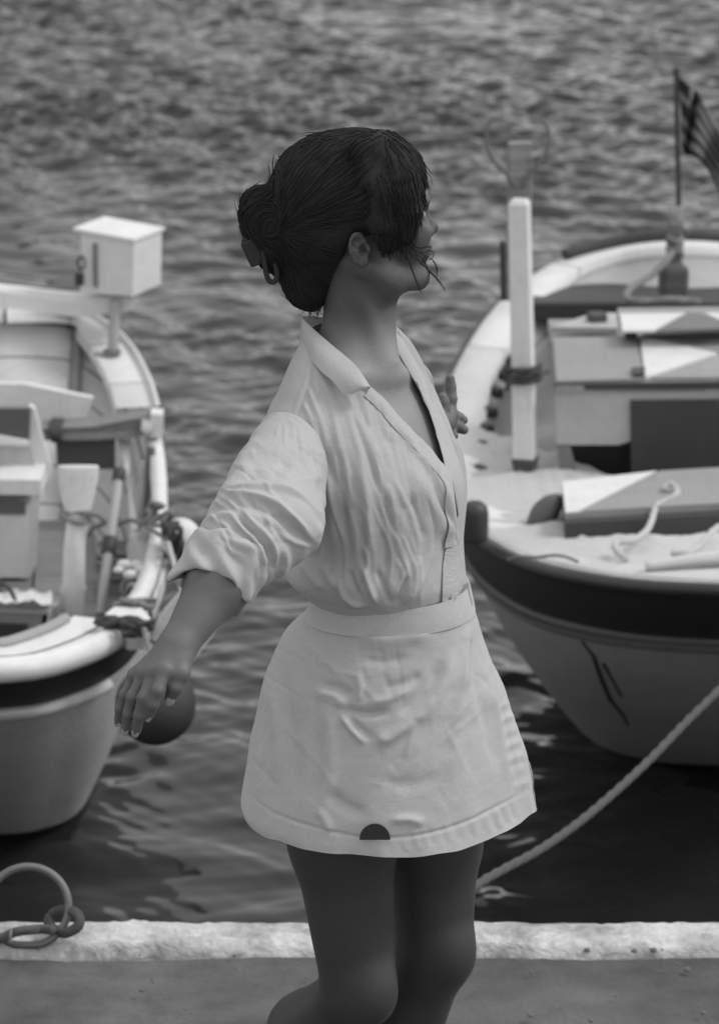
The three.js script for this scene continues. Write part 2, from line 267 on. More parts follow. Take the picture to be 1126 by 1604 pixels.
// ---- right boat
const RB = rimOf([[1215, 928, .12], [1126, 925, .10], [1000, 918, .07], [900, 903, .04], [820, 882, 0], [765, 853, -.03], [725, 818, -.06], [700, 775, -.08], [690, 725, -.09], [692, 665, -.09], [704, 605, -.07], [732, 548, -.04], [765, 500, 0], [795, 468, .03], [835, 438, .06], [880, 414, .09], [960, 394, .12], [1072, 383, .15]]);
const boatR = thing('fishing_boat', 'white wooden fishing boat with black band and pale hatches, on the right', 'boat', RB.C.clone().setY(SEA), 'open wooden boats moored stern to the quay');
{
  const B = RB, seg = (u0, u1, n) => { const rows = []; for (let k = 0; k <= n; k++) rows.push(B.R.map((_, i) => B.hull(i, lerp(u0, u1, k / n), -1.15, 1.2))); return ringStrip(rows); };
  mesh('strake', seg(0, 0.15, 4), mat.hullDark, boatR);
  mesh('hull', seg(0.15, 0.7, 16), M(0.6, 0.5, { map: scaled(texPaint, 1.2), bumpMap: bR, bumpScale: 0.003 }), boatR);
  mesh('bottom_paint', seg(0.7, 1, 10), mat.black, boatR);
  mesh('rub_rail', ringTube(B, -0.004, 0.0, 0.017), mat.hullDark, boatR);
  const low = (u, r) => { const pts = []; for (let i = 0; i <= B.N; i += 2) { const p = B.hull(i % B.N, u, -1.15, 1.2); p.addScaledVector(B.inn[i % B.N], -0.004); pts.push(p); } return tube(pts, r, { smooth: false, sides: 10 }); };
  mesh('rub_rail', low(0.155, 0.011), M(0.1, 0.5, { map: texPaint }), boatR);
  mesh('rub_rail', low(0.185, 0.008), M(0.13, 0.5, { map: texPaint }), boatR);
  // gunwale cap: wide along the sides, worn white boards with butt joints
  const iFar = B.near(B.b), wide = (i) => 0.125, lift = 0.02;
  const cuts = [0, 22, 44, 66, 88, 108, 124, 142, 164, 186, 208, B.N - 1];
  for (let k = 0; k < cuts.length - 1; k++) {
    const rows = [[], [], [], [], []];
    for (let s = 0; s <= 12; s++) { const f = lerp(cuts[k] + 0.06, cuts[k + 1] - 0.06, s / 12), i0 = Math.floor(f), q = (d, dy) => B.at(i0, d, dy).lerp(B.at(i0 + 1, d, dy), f - i0), dz = 0.002 * noise(k * 3.1, s * 0.4); rows[0].push(q(0.0, -0.012)); rows[1].push(q(0.004, lift + dz)); rows[2].push(q(wide(i0) / 2, lift + 0.003 + dz)); rows[3].push(q(wide(i0), lift + dz)); rows[4].push(q(wide(i0), -0.014)); }
    mesh('gunwale_plank', loft(rows), k % 3 ? mat.white : mat.whiteOld, boatR);
  }
  const inHull = (i, d, drop) => B.hull(i, drop / (B.R[i].y + 1.15), -1.15, 1.2).addScaledVector(B.inn[i], d);
  mesh('bulwark', ringStrip([B.ring(0.11, 0.0), B.R.map((_, i) => inHull(i, 0.1, 0.06)), B.R.map((_, i) => inHull(i, 0.1, 0.15))]), mat.pale, boatR);
  mesh('deck', flat(B.R.map((_, i) => inHull(i, 0.05, 0.1))), mat.mid, boatR);
  // dark cap strip on the far rim
  mesh('cap_strip', ringTube(B, 0.02, 0.034, 0.022, B.near(G(878, 415, .09)), iFar + 40), mat.dark, boatR);
  // scuppers along the inner edge of the left plank
  for (const [x, y] of [[797, 566], [789, 588], [778, 614], [769, 645], [763, 672], [757, 700], [752, 738], [803, 545]]) mesh('scupper', box(0.03, 0.036, 0.05, G(x, y, -0.075), { r: 0.012, ry: 0.4 }), mat.black, boatR);
  for (const [x, y] of [[775, 744], [760, 752]]) mesh('cleat', box(0.045, 0.02, 0.02, G(x, y, -0.08), { r: 0.009, ry: 0.5 }), mat.dark, boatR);

  // square white post on its pointed dark foot, with the boom crutch behind it
  const zp = G(822, 765, -0.1).z, pt = P(813, 312, zp), pb = P(822, 716, zp), pf = P(823, 766, zp);
  const sq = (c, w, a = 0.25) => [0, 1, 2, 3].map(k => V(c.x + w * Math.cos(a + k * Math.PI / 2 + Math.PI / 4) * 0.7, c.y, c.z + w * Math.sin(a + k * Math.PI / 2 + Math.PI / 4) * 0.7));
  const postRows = (list) => loft(list.map(([c, w]) => sq(c, w)), { closed: true, capEnds: true }).toNonIndexed();
  const crisp = (g) => { g.computeVertexNormals(); return g; };
  const post = mesh('post', crisp(postRows([[pb, .055], [pb.clone().lerp(pt, 0.5), .053], [pt.clone().add(V(0, -0.012, 0)), .05], [pt, .036]])), mat.white, boatR);
  mesh('post_foot', crisp(postRows([[pf, .022], [pf.clone().lerp(pb, 0.35), .046], [pb.clone().add(V(0, -.002, 0)), .063]])), mat.woodDark, post);
  const zc = zp - 0.35, c0 = P(813, 470, zc), c1 = P(812, 222, zc);
  const cr = mesh('boom_crutch', box(0.066, c1.y - c0.y, 0.03, c0.clone().lerp(c1, 0.5), { ry: 0.1 }), M(0.3, 0.7, { map: texWood }), boatR);
  for (const s of [[[772, 182], [762, 205], [762, 228], [774, 252], [792, 270], [806, 292]], [[848, 186], [858, 202], [859, 225], [850, 248], [834, 267], [819, 292]]]) mesh('crutch_arm', tube(s.map(([x, y]) => P(x, y, zc + 0.02)), 0.0045, { r1: 0.007 }), M(0.14, 0.6), cr);
  mesh('rod', tube([P(787, 378, zp - 0.06), P(789, 470, zp - 0.06)], 0.009), mat.dark, boatR);

  // low cabin with painted roof
  const cab = new THREE.Group(); cab.name = 'cabin'; boatR.add(cab);
  const zf = G(875, 765, -0.1).z, yR = P(870, 602, zf).y, F = (x, y) => P(x, y, zf), T = (x, y, h = 0) => G(x, y, yR + h);
  const back = V(0, 0, -0.03);
  mesh('front_wall', board([F(869, 606), F(1330, 602), F(1330, 630), F(990, 632), F(990, 690), F(968, 697), F(872, 697)], back), mat.pale, cab);
  mesh('corner_post', board([F(872, 696), F(892, 696), F(906, 752), F(881, 770)], back), mat.greyPaint, cab);
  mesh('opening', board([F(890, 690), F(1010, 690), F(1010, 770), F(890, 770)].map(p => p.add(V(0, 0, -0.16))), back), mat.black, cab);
  mesh('door_panel', board([F(986, 626), F(1340, 622), F(1340, 770), F(988, 770)].map(p => p.add(V(0, 0, 0.014))), V(0, 0, -0.012)), mat.dark, cab);
  mesh('roof', board([T(863, 528), T(1330, 522), T(1340, 600), T(869, 604)], V(0, -0.02, 0)), mat.mid, cab);
  mesh('roof_edge', board([F(867, 600), F(1335, 594), F(1335, 606), F(868, 610)].map(p => p.add(V(0, 0, 0.012))), V(0, 0, -0.012)), mat.dark, cab);
  mesh('side_wall', board([T(863, 530, -.021), T(869, 604, -.021), T(869, 604, -.28), T(863, 530, -.28)], V(0.02, 0, 0)), mat.greyPaint, cab);
  const lid = (name, pts, m, h, th = 0.006) => mesh(name, board(pts.map(([x, y]) => T(x, y, h)), V(0, th, 0)), m, cab);
  lid('roof_panel', [[866, 532], [996, 530], [1008, 596], [871, 600]], M(0.29, 0.6, { map: texPaint }), 0.002);
  lid('roof_panel', [[1001, 528], [1124, 556], [1012, 594], [1010, 594]], mat.white, 0.002);
  lid('roof_panel', [[1006, 526], [1330, 520], [1330, 556], [1128, 555]], M(0.33, 0.6, { map: texPaint }), 0.002);
  lid('roof_panel', [[1018, 595], [1128, 558], [1330, 560], [1330, 592]], M(0.33, 0.6, { map: texPaint }), 0.002);
  lid('hinge', [[977, 523], [998, 522], [996, 531], [980, 531]], mat.dark, 0.012, 0.008);
  lid('hinge', [[988, 580], [1010, 579], [1008, 588], [992, 590]], mat.dark, 0.012, 0.008);
  lid('back_hatch', [[966, 493], [1330, 488], [1335, 519], [972, 522]], mat.mid, 0.03, 0.02);
  lid('hatch_panel', [[970, 494], [1072, 493], [1024, 520], [974, 521]], mat.white, 0.052);
  lid('hatch_panel', [[1078, 493], [1096, 494], [1150, 517], [1030, 520]], M(0.17, 0.6, { map: texPaint }), 0.052);
  lid('hatch_panel', [[1102, 493], [1330, 489], [1330, 516], [1156, 517]], mat.white, 0.052);
  // clutter shelf behind the cabin and the dark hold
  mesh('hold', box(1.3, 0.06, 0.5, G(1130, 463, 0.02), { r: 0.01 }), mat.black, boatR);
  mesh('shelf', board([G(858, 500, .12), G(975, 500, .12), G(975, 526, .12), G(862, 526, .12)], V(0, -0.03, 0)), mat.mid, boatR);
  mesh('shelf_board', board([G(862, 512, .16), G(930, 490, .16), G(966, 490, .16), G(966, 514, .16)], V(0, -0.02, 0)), mat.pale, boatR);
  mesh('shelf_block', box(0.05, 0.07, 0.05, G(934, 508, 0.15), { ry: 0.3 }), mat.woodDark, boatR);
  mesh('stern_block', box(0.09, 0.1, 0.06, P(1054, 440, -6.1), { ry: 0.2, r: 0.02 }), mat.woodDark, boatR);
  mesh('stern_post', box(0.05, 0.22, 0.05, P(1056, 400, -6.3), { r: 0.015 }), M(0.16, 0.7), boatR);

  // hatch on the foredeck, one half of its lid white
  const hg = new THREE.Group(); hg.name = 'foredeck_hatch'; boatR.add(hg);
  const hz = G(886, 836, 0.02).z, hy = P(886, 812, hz).y, H = (x, y) => G(x, y, hy);
  const fl = H(885, 812), fr = H(1340, 787), bl = H(880, 757), br = H(1330, 722);
  mesh('hatch_box', board([fl, fr, br, bl].map(p => p.clone().add(V(0, -0.012, 0))), V(0, -0.075, 0)), mat.dark, hg);
  mesh('hatch_lid', board([H(884, 806), H(1340, 779), H(1330, 722), H(880, 757)].map(p => p.add(V(0, 0.002, 0))), V(0, -0.016, 0)), mat.mid, hg);
  mesh('hatch_panel', board([H(880, 758), H(1028, 741), H(905, 804), H(885, 806)].map(p => p.add(V(0, 0.0065, 0))), V(0, -0.004, 0)), mat.white, hg);
  mesh('hatch_panel', board([H(912, 804), H(1034, 741), H(1330, 724), H(1338, 780)].map(p => p.add(V(0, 0.0065, 0))), V(0, -0.004, 0)), mat.mid, hg);
  // chafed streaks on the hull
  const streak = (pts, w) => { const rows = [[], []]; pts.forEach(([x, y], k) => { // lies on the hull: found by walking the sight line back to the skin
      let best = null; const n0 = B.near(B.a);
      for (let k = -70; k <= 70; k++) { const ii = (n0 + k + B.N) % B.N; for (let u = 0.18; u < 0.7; u += 0.012) { const q = B.hull(ii, u, -1.15, 1.2), e = toPx(q), d = Math.hypot(e[0] - x, e[1] - y); if (d < 4 && (!best || q.z > best.q.z + 0.15 || (d < best.d && q.z > best.q.z - 0.15))) best = { d, q, ii }; } }
      if (!best) return;
      const q = best.q.addScaledVector(B.inn[best.ii], -0.004), ww = w * (0.4 + 0.6 * Math.sin(Math.PI * (k + 0.5) / pts.length)); rows[0].push(q.clone().add(V(-ww, 0, 0))); rows[1].push(q.clone().add(V(ww, 0, 0))); });
    return loft(rows); };
  mesh('scratch', streak([[916, 1003], [928, 1025], [940, 1045], [950, 1070], [960, 1095], [975, 1120], [985, 1135]], 0.006), mat.dark, boatR);
  mesh('scratch', streak([[935, 1028], [950, 1040], [965, 1075], [975, 1090]], 0.005), mat.dark, boatR);
  mesh('scratch', streak([[1082, 1147], [1100, 1178], [1118, 1205]], 0.008), mat.dark, boatR);
}
// crumpled white canvas over the foredeck, tucked round the hatch
{
  const B = RB, N = 90, rows = [], front = B.near(B.a);
  for (let k = 0; k <= 44; k++) rows.push(Array.from({ length: 2 * N + 1 }, (_, j) => {
    const i = front + (j - N) * 0.76, i0 = Math.floor(i), f = i - i0, e = B.at(i0, 0.012, 0).lerp(B.at(i0 + 1, 0.012, 0), f), t = k / 44, c = G(1120, 800, -0.05);
    const p = e.lerp(c, t * 0.74), n = fbm(p.x * 2.6, p.z * 3.4, 3, 4), cr = Math.pow(1 - Math.abs(noise(p.x * 3 + 1.5 * n, p.z * 6, 6)), 5), edge = sstep(0, 0.1, t);
    p.y += 0.022 + edge * (0.008 * n + 0.016 * cr * sstep(0.1, 0.5, t) + 0.007 * Math.pow(1 - Math.abs(noise(p.x * 6, p.z * 15, 2)), 6)) - 0.02 * sstep(0.15, 0.9, t); return p;
  }));
  solo('canvas_cover', loft(rows), mat.canvas, 'crumpled white canvas spread over the foredeck of the right-hand boat', 'canvas');
}
solo('fender', new THREE.LatheGeometry([[0, -.05], [.03, -.05], [.034, -.045], [.034, .02], [.03, .036], [.018, .046], [0, .048]].map(([a, b]) => new THREE.Vector2(a, b)), 28).translate(...P(743, 815, -3.75).toArray()), mat.black, 'short black round-topped fender on the boat rim right of the woman\'s waist', 'fender');
{
  const g = new THREE.SphereGeometry(0.062, 28, 20); const p = g.attributes.position; for (let i = 0; i < p.count; i++) { const v = V().fromBufferAttribute(p, i), n = 1 + 0.14 * noise(v.x * 22, v.y * 22, v.z * 22); p.setXYZ(i, v.x * 0.5 * n, v.y * 0.95 * n, v.z * 0.6 * n); }
  g.computeVertexNormals(); g.rotateZ(-0.75); g.translate(...P(853, 802, -4.02).toArray());
  solo('bag', g, M(0.13, 0.85, { map: texLinen }), 'dark bulging cloth bag leaning on the foredeck hatch', 'bag');
}
// ropes of the right boat
const rp = (list, z0, z1) => list.map(([x, y, z], i) => P(x, y, z ?? lerp(z0, z1, i / (list.length - 1))));
solo('hatch_rope', rope([[1038, 768, .07], [1048, 757, .085], [1060, 770, .07], [1052, 780, .06], [1028, 793, .06], [1020, 815, .05], [1008, 835, .07], [985, 848, .08], [966, 850, .08], [962, 857, .08], [972, 870, .08], [980, 876, .08]].map(([x, y, h]) => G(x, y, h)), 0.008), mat.ropeLight, 'white rope looped over the foredeck hatch of the right boat', 'rope');
solo('deck_rope', rope([[1050, 866, .1], [1075, 866, .1], [1095, 855, .1], [1106, 842, .11], [1126, 825, .11], [1160, 815, .11]].map(([x, y, h]) => G(x, y, h)), 0.008), mat.ropeLight, 'pale rope curving over the canvas at the right picture edge', 'rope');
solo('thin_cord', rope([[905, 880, .085], [885, 872, .1], [866, 870, .1], [840, 873, .09], [815, 872, .08], [795, 877, .06]].map(([x, y, h]) => G(x, y, h)), 0.0035), mat.ropeMid, 'thin grey cord lying across the white canvas edge', 'cord');
{ // rolled sail lying by the right picture edge
  const a = G(1010, 888, .1), b = G(1200, 872, .13), pts = [a, a.clone().lerp(b, .5).add(V(0, .006, 0)), b];
  solo('rolled_canvas', tube(pts, 0.012, { r1: 0.022 }), mat.canvas, 'narrow roll of white canvas lying on the foredeck cover', 'canvas roll');
}
solo('post_rope', merge([rope(Array.from({ length: 26 }, (_, i) => { const a = i * 0.62, c = P(818, 572 + i * 0.9, G(822, 765, -0.1).z); return c.add(V(Math.cos(a) * 0.047, 0, Math.sin(a) * 0.047)); }), 0.008), rope([P(828, 580, -4.55), P(842, 585, -4.5), P(858, 581, -4.6)], 0.006), rope([P(806, 585, -4.55), P(798, 600, -4.55), P(792, 612, -4.55)], 0.007)]), mat.ropeDark, 'dark rope lashed round the square white post', 'rope');
{
  const pts = [[1052, 396, -6.1], [1040, 412, -6.05], [1018, 432, -6], [992, 448, -5.9], [980, 462, -5.8], [985, 470, -5.75], [1020, 472, -5.75], [1050, 469, -5.75], [1075, 471, -5.8], [1096, 474, -5.8]].map(([x, y, z]) => P(x, y, z));
  solo('stern_rope', rope(pts, 0.011), mat.ropeMid, 'grey rope tied at the flagstaff foot and trailing into the dark hold', 'rope');
  const kn = []; for (let i = 0; i <= 40; i++) { const a = i / 40 * 6.28 * 2.5; kn.push(P(1056 + 11 * Math.cos(a), 385 + i * 0.7 - 12 + 4 * Math.sin(a * 1.7), -6.26 + 0.035 * Math.sin(a))); }
  solo('knot', rope(kn, 0.008), mat.ropeMid, 'rope knot wound round the foot of the flagstaff', 'knot');
}
{ // flagstaff and flag
  const z = -6.32, st = thing('flagstaff', 'thin dark flagstaff standing at the far end of the right boat', 'flagstaff', P(1062, 400, z));
  mesh('pole', tube([P(1058.5, 112, z), P(1060, 220, z), P(1062.5, 325, z)], 0.0078, { smooth: false, n: 2 }), mat.dark, st);
  mesh('socket', tube([P(1062.5, 322, z), P(1064, 395, z)], 0.011), mat.pale, st);
  mesh('truck', new THREE.SphereGeometry(0.011, 12, 8).translate(...P(1058.5, 110, z).toArray()), mat.dark, st);
  const bk = mesh('bracket', new THREE.TorusGeometry(0.016, 0.006, 8, 20).translate(...P(1067, 366, z + 0.03).toArray()), mat.metal, st);
  // limp flag: hoist along the pole, fly end falling to the lower right in three deep pleats
  const W = 256, H = 160, cv = new Uint8Array(W * H * 4);
  for (let j = 0; j < H; j++) for (let i = 0; i < W; i++) { const u = i / W, v = 1 - j / H, s = Math.floor(v * 9); let d = s % 2 === 0; if (u < 0.37 && s >= 0 && s < 5) { d = !(Math.abs(v - 2.5 / 9) < 0.5 / 9 || Math.abs(u - 0.185) < 0.035); } const k = (j * W + i) * 4; cv[k] = cv[k + 1] = cv[k + 2] = d ? 38 : 120; cv[k + 3] = 255; }
  const ft = new THREE.DataTexture(cv, W, H); ft.colorSpace = THREE.SRGBColorSpace; ft.magFilter = THREE.LinearFilter; ft.needsUpdate = true;
  const rows = [], UV = [];
  for (let j = 0; j <= 30; j++) { const v = j / 30, row = []; for (let i = 0; i <= 60; i++) { const u = i / 60, px = 1061 + u * (92 - 10 * v) + 5 * Math.sin(u * 9 + v * 2), py = lerp(118, 228, v) + u * u * (95 - 25 * v) + u * (60 - 22 * v) + 6 * Math.sin(u * 11), zz = z + 0.045 * Math.sin(u * 17 + v * 1.5) * sstep(0, 0.25, u); row.push(P(px, py, zz)); UV.push(u, 1 - v); } rows.push(row); }
  const fg = loft(rows); fg.setAttribute('uv', new THREE.Float32BufferAttribute(UV, 2));
  solo('flag', fg, new THREE.MeshStandardMaterial({ map: ft, roughness: 0.9, side: THREE.DoubleSide }), 'small striped flag hanging limp from the dark staff', 'flag');
}
// mooring rope from the quay to the right boat, across the dark water
solo('mooring_rope', rope([[690, 1436, -1.1], [718, 1408, -1.2], [750, 1384, -1.3], [790, 1361, -1.42], [840, 1334, -1.56], [900, 1293, -1.75], [960, 1243, -1.95], [1020, 1187, -2.15], [1075, 1130, -2.34], [1126, 1080, -2.5], [1190, 1010, -2.7], [1240, 940, -2.9]].map(([x, y, z]) => P(x, y, z)), 0.0084), M(0.085, 0.9, { map: scaled(texLinen, 9) }), 'thick grey mooring rope slanting from the quay to the right boat', 'rope');

// ---- left boat
const LB = rimOf([[-30, 1046, 0], [0, 1045, 0], [60, 1039, -.01], [120, 1022, -.03], [165, 1003, -.04], [205, 975, -.05], [235, 935, -.07], [253, 890, -.08], [262, 840, -.09], [264, 780, -.09], [260, 720, -.08], [247, 660, -.05], [228, 600, -.02], [200, 552, .03], [165, 520, .07], [125, 500, .1], [70, 491, .13], [10, 488, .15]]);
const boatL = thing('fishing_boat', 'open white fishing boat with lamp box and upright oar, on the left', 'boat', LB.C.clone().setY(SEA), 'open wooden boats moored stern to the quay');
{
  const B = LB, K = -1.15, FU = 1.2, seg = (u0, u1, n) => { const rows = []; for (let k = 0; k <= n; k++) rows.push(B.R.map((_, i) => B.hull(i, lerp(u0, u1, k / n), K, FU))); return ringStrip(rows); };
  const iT = B.near(G(203, 977, -0.05)), iS = -70;
  mesh('band', seg(0, 0.125, 4), mat.hullDark, boatL);
  mesh('hull', seg(0.125, 0.66, 18), M(0.78, 0.5, { map: scaled(texPaint, 1.1), bumpMap: bR, bumpScale: 0.003 }), boatL);
  mesh('bottom_paint', seg(0.66, 1, 10), mat.black, boatL);
  const pts = []; for (let i = iS; i <= iT; i += 2) pts.push(B.at(i, 0.002, -0.008)); const stT = mesh('strake', tube(pts, 0.029, { smooth: false, sides: 16 }), mat.white, boatL);
  mesh('strake_end', new THREE.SphereGeometry(0.029, 18, 12).translate(...pts[pts.length - 1].toArray()), mat.white, stT);
  const low = (u, r, i0, i1, o) => { const q = []; for (let i = i0; i <= i1; i += 2) { const k = (i + B.N) % B.N, p = B.hull(k, u, K, FU); p.addScaledVector(B.inn[k], o); q.push(p); } return tube(q, r, { smooth: false, sides: 12 }); };
  mesh('rail', low(0.145, 0.015, iS, iT - 4, -0.004), mat.whiteOld, boatL);
  // side rim of the open part, then the wide bow boards
  const i1 = B.near(G(247, 655, -0.05)), iFar = B.near(B.b);
  const strip = (a, b, d0, d1, y0, th, n = 14) => { const rows = [[], [], [], []]; for (let s = 0; s <= n; s++) { const f = lerp(a, b, s / n), k = Math.floor(f), q = (d, dy) => B.at(k, d, dy).lerp(B.at(k + 1, d, dy), f - k); rows[0].push(q(d0, y0 - th)); rows[1].push(q(d0 + .003, y0)); rows[2].push(q(d1 - .003, y0)); rows[3].push(q(d1, y0 - th)); } return loft(rows); };
  mesh('side_rim', strip(iT + 6, i1, 0.0, 0.045, 0.015, 0.05), mat.white, boatL);
  const cut = [i1 + 1, i1 + 9, i1 + 18, i1 + 28, iFar, iFar + 30];
  for (let k = 0; k < 5; k++) mesh('bow_board', strip(cut[k] + 0.08, cut[k + 1] - 0.08, 0.0, 0.115, 0.02, 0.03), k % 2 ? mat.white : mat.whiteOld, boatL);
  mesh('bow_rim', strip(i1, iFar + 30, -0.014, 0.006, 0.034, 0.04, 40), mat.white, boatL);
  // inner planking, each strake of it a piece
  for (let k = 0; k < 7; k++) { const u0 = 0.02 + k * 0.065, rows = [[], [], []]; for (let i = iT - 60; i <= iT + 150; i++) { const j = (i + B.N * 2) % B.N; [0, 0.5, 0.97].forEach((t, r) => { const p = B.hull(j, u0 + 0.065 * t, K, FU); p.addScaledVector(B.inn[j], 0.035 - (t === 0.97 ? 0.004 : 0)); rows[r].push(p); }); } mesh('inner_plank', loft(rows), k % 2 ? mat.whiteOld : M(0.66, 0.6, { map: scaled(texPaint, 1.4), bumpMap: bR, bumpScale: 0.002 }), boatL); }
  // ribs
  for (const [x, y] of [[205, 700], [150, 540], [100, 520], [240, 800]]) { const i = B.near(G(x, y, -.05)); const q = []; for (let u = 0.01; u < 0.45; u += 0.05) { const p = B.hull(i, u, K, FU); p.addScaledVector(B.inn[i], 0.055); q.push(p); } mesh('rib', tube(q, 0.017, { sides: 8 }), mat.pale, boatL); }
  // floor boards running fore and aft
  const fy = -0.32, side = V(-B.ax.z, 0, B.ax.x); if (side.x < 0) side.negate();
  for (let k = -4; k < 4; k++) { const c = B.C.clone().setY(fy).addScaledVector(side, k * 0.085 + 0.042).addScaledVector(B.ax, 0.05 * Math.sin(k * 2.1)); const L = 1.7 * Math.sqrt(1 - Math.pow((k + 0.5) / 5, 2)); const a = Math.atan2(B.ax.x, B.ax.z); mesh('floor_plank', box(0.08, 0.02, L, c.add(V(0, 0.003 * Math.sin(k * 5), 0)), { ry: a, r: 0.004 }), k % 3 ? M(0.26, 0.7, { map: scaled(texWood, 1.2) }) : M(0.2, 0.7, { map: scaled(texWood, 1.2) }), boatL); }
  // foredeck at the near end
  const dk = []; for (let i = iT - 62; i <= iT; i += 2) dk.push(B.at(i, 0.01, 0.006));
  { const rows = [dk.map(p => p.clone()), dk.map((p, i) => { const q = B.at(iT - 62 + i * 2, 0.13, 0.012); return q; })]; mesh('foredeck', loft(rows), mat.white, boatL);
    const r2 = []; for (let i = iT - 62; i <= iT - 1; i += 2) r2.push(B.at(i, 0.135, 0.016)); mesh('deck_lip', tube(r2, 0.014, { smooth: false }), M(0.36, 0.8, { map: scaled(texLinen, 4), bumpMap: bR, bumpScale: 0.006 }), boatL);
    const r3 = []; for (let i = iT - 62; i <= iT - 2; i += 2) r3.push(B.at(i, 0.05, 0.007)); mesh('deck_seam', tube(r3, 0.0035, { smooth: false, sides: 6 }), mat.dark, boatL);
    mesh('foredeck_front', loft([r2.map(p => p.clone()), r2.map(p => p.clone().add(V(0, -0.09, 0)))]), mat.mid, boatL); }
  // boom on the bow, post and lamp box
  const zb = G(178, 548, 0.05).z;
  mesh('boom', board([P(-60, 446, zb - 0.05), P(0, 450, zb - 0.05), P(100, 461, zb - 0.03), P(205, 467, zb), P(215, 472, zb), P(212, 482, zb), P(200, 487, zb), P(132, 497, zb - 0.02), P(50, 491, zb - 0.03), P(-60, 478, zb - 0.05)], V(0, 0, -0.05)), mat.white, boatL);
  // thwart beam with its dark underboard
  const zt = -4.98, bm = board([P(62, 690, zt), P(66, 672, zt), P(150, 668, zt), P(234, 652, zt - .02), P(236, 682, zt - .02), P(150, 690, zt)], V(0, 0.004, -0.09));
  const th = mesh('thwart', bm, M(0.3, 0.8, { map: scaled(texWood, 1.3), bumpMap: bR, bumpScale: 0.006 }), boatL);
  mesh('thwart_support', board([P(88, 692, zt - .04), P(180, 690, zt - .04), P(180, 735, zt - .04), P(90, 735, zt - .04)], V(0, 0, -0.03)), M(0.085, 0.7), th);
  mesh('beam_end', board([P(236, 648, zt), P(255, 650, zt), P(254, 684, zt), P(240, 684, zt)], V(0, 0, -0.07)), mat.white, th);
  // knee timber and light rib beside it
  mesh('knee', board([P(184, 690, zt - .06), P(203, 690, zt - .06), P(212, 740, zt), P(216, 830, zt + .25), P(205, 832, zt + .25), P(198, 750, zt)], V(0, 0, -0.03)), mat.white, boatL);
  mesh('side_board', board([G(203, 834, -.12), G(250, 832, -.12), G(258, 858, -.13), G(247, 925, -.16), G(222, 942, -.2), G(196, 905, -.2)], V(0, -0.03, 0)), mat.pale, boatL);
  mesh('side_board', board([G(252, 838, -.09), G(262, 840, -.09), G(258, 900, -.09), G(240, 948, -.08), G(228, 946, -.09), G(246, 892, -.09)], V(0, -0.04, 0)), mat.white, boatL);
  mesh('rowlock', tube([P(237, 700, zt + .1), P(234, 790, zt + .15)], 0.012, { sides: 10 }), M(0.09, 0.7), boatL);
  mesh('pulley', new THREE.TorusGeometry(0.024, 0.0075, 10, 28).rotateX(-0.5).translate(...P(207, 922, G(207, 930, -.15).z).toArray()), mat.metal, boatL);
  mesh('pulley_hub', new THREE.SphereGeometry(0.012, 14, 10).translate(...P(207, 925, G(207, 930, -.15).z).toArray()), mat.metalDark, boatL);
  mesh('stern_board', board([G(165, 962, -.02), G(180, 950, -.02), G(222, 952, -.02), G(236, 968, -.02), G(226, 985, -.02), G(200, 985, -.02)], V(0, -0.05, 0)), mat.white, boatL);
  // engine housing at the left picture edge
  const eg = new THREE.Group(); eg.name = 'engine_housing'; boatL.add(eg);
  const ez = G(50, 905, -0.3).z, E = (x, y, dz = 0) => P(x, y, ez + dz), bk2 = V(0, 0, -0.03);
  mesh('lower_front', board([E(-120, 780), E(44, 790), E(44, 905), E(-120, 905)], V(0, 0, -0.3)), mat.white, eg);
  mesh('side', board([E(44, 782, -.01), E(64, 745, -.2), E(58, 905, -.2), E(46, 908, -.01)], V(-0.02, 0, 0)), mat.pale, eg);
  mesh('vent', board([E(-120, 782, .006), E(41, 786, .006), E(40, 806, .006), E(-120, 804, .006)], V(0, 0, -0.004)), M(0.12, 0.6), eg);
  mesh('shelf', board([E(-120, 750, .03), E(64, 752, .03), E(66, 776, .03), E(-120, 772, .03)], V(0, 0, -0.2)), mat.white, eg);
  mesh('upper_front', board([E(-120, 698, -.12), E(47, 696, -.12), E(60, 750, -.12), E(-120, 752, -.12)], V(0, 0, -0.1)), mat.pale, eg);
  mesh('window', board([E(-120, 640, -.12), E(48, 640, -.12), E(46, 691, -.12), E(0, 684, -.12), E(-120, 680, -.12)], bk2), M(0.09, 0.3), eg);
  mesh('window_frame', board([E(46, 636, -.14), E(54, 640, -.14), E(80, 735, -.14), E(74, 768, -.14), E(58, 744, -.14), E(44, 700, -.14)], bk2), mat.white, eg);
  mesh('sill', board([E(-120, 681, -.1), E(0, 684, -.1), E(44, 692, -.1), E(44, 699, -.1), E(-120, 690, -.1)], V(0, 0, -0.04)), mat.white, eg);
  mesh('back_panel', board([E(-120, 600, -.6), E(40, 602, -.6), E(146, 624, -.6), E(132, 668, -.6), E(60, 680, -.6), E(-120, 640, -.6)], bk2), mat.white, eg);
}
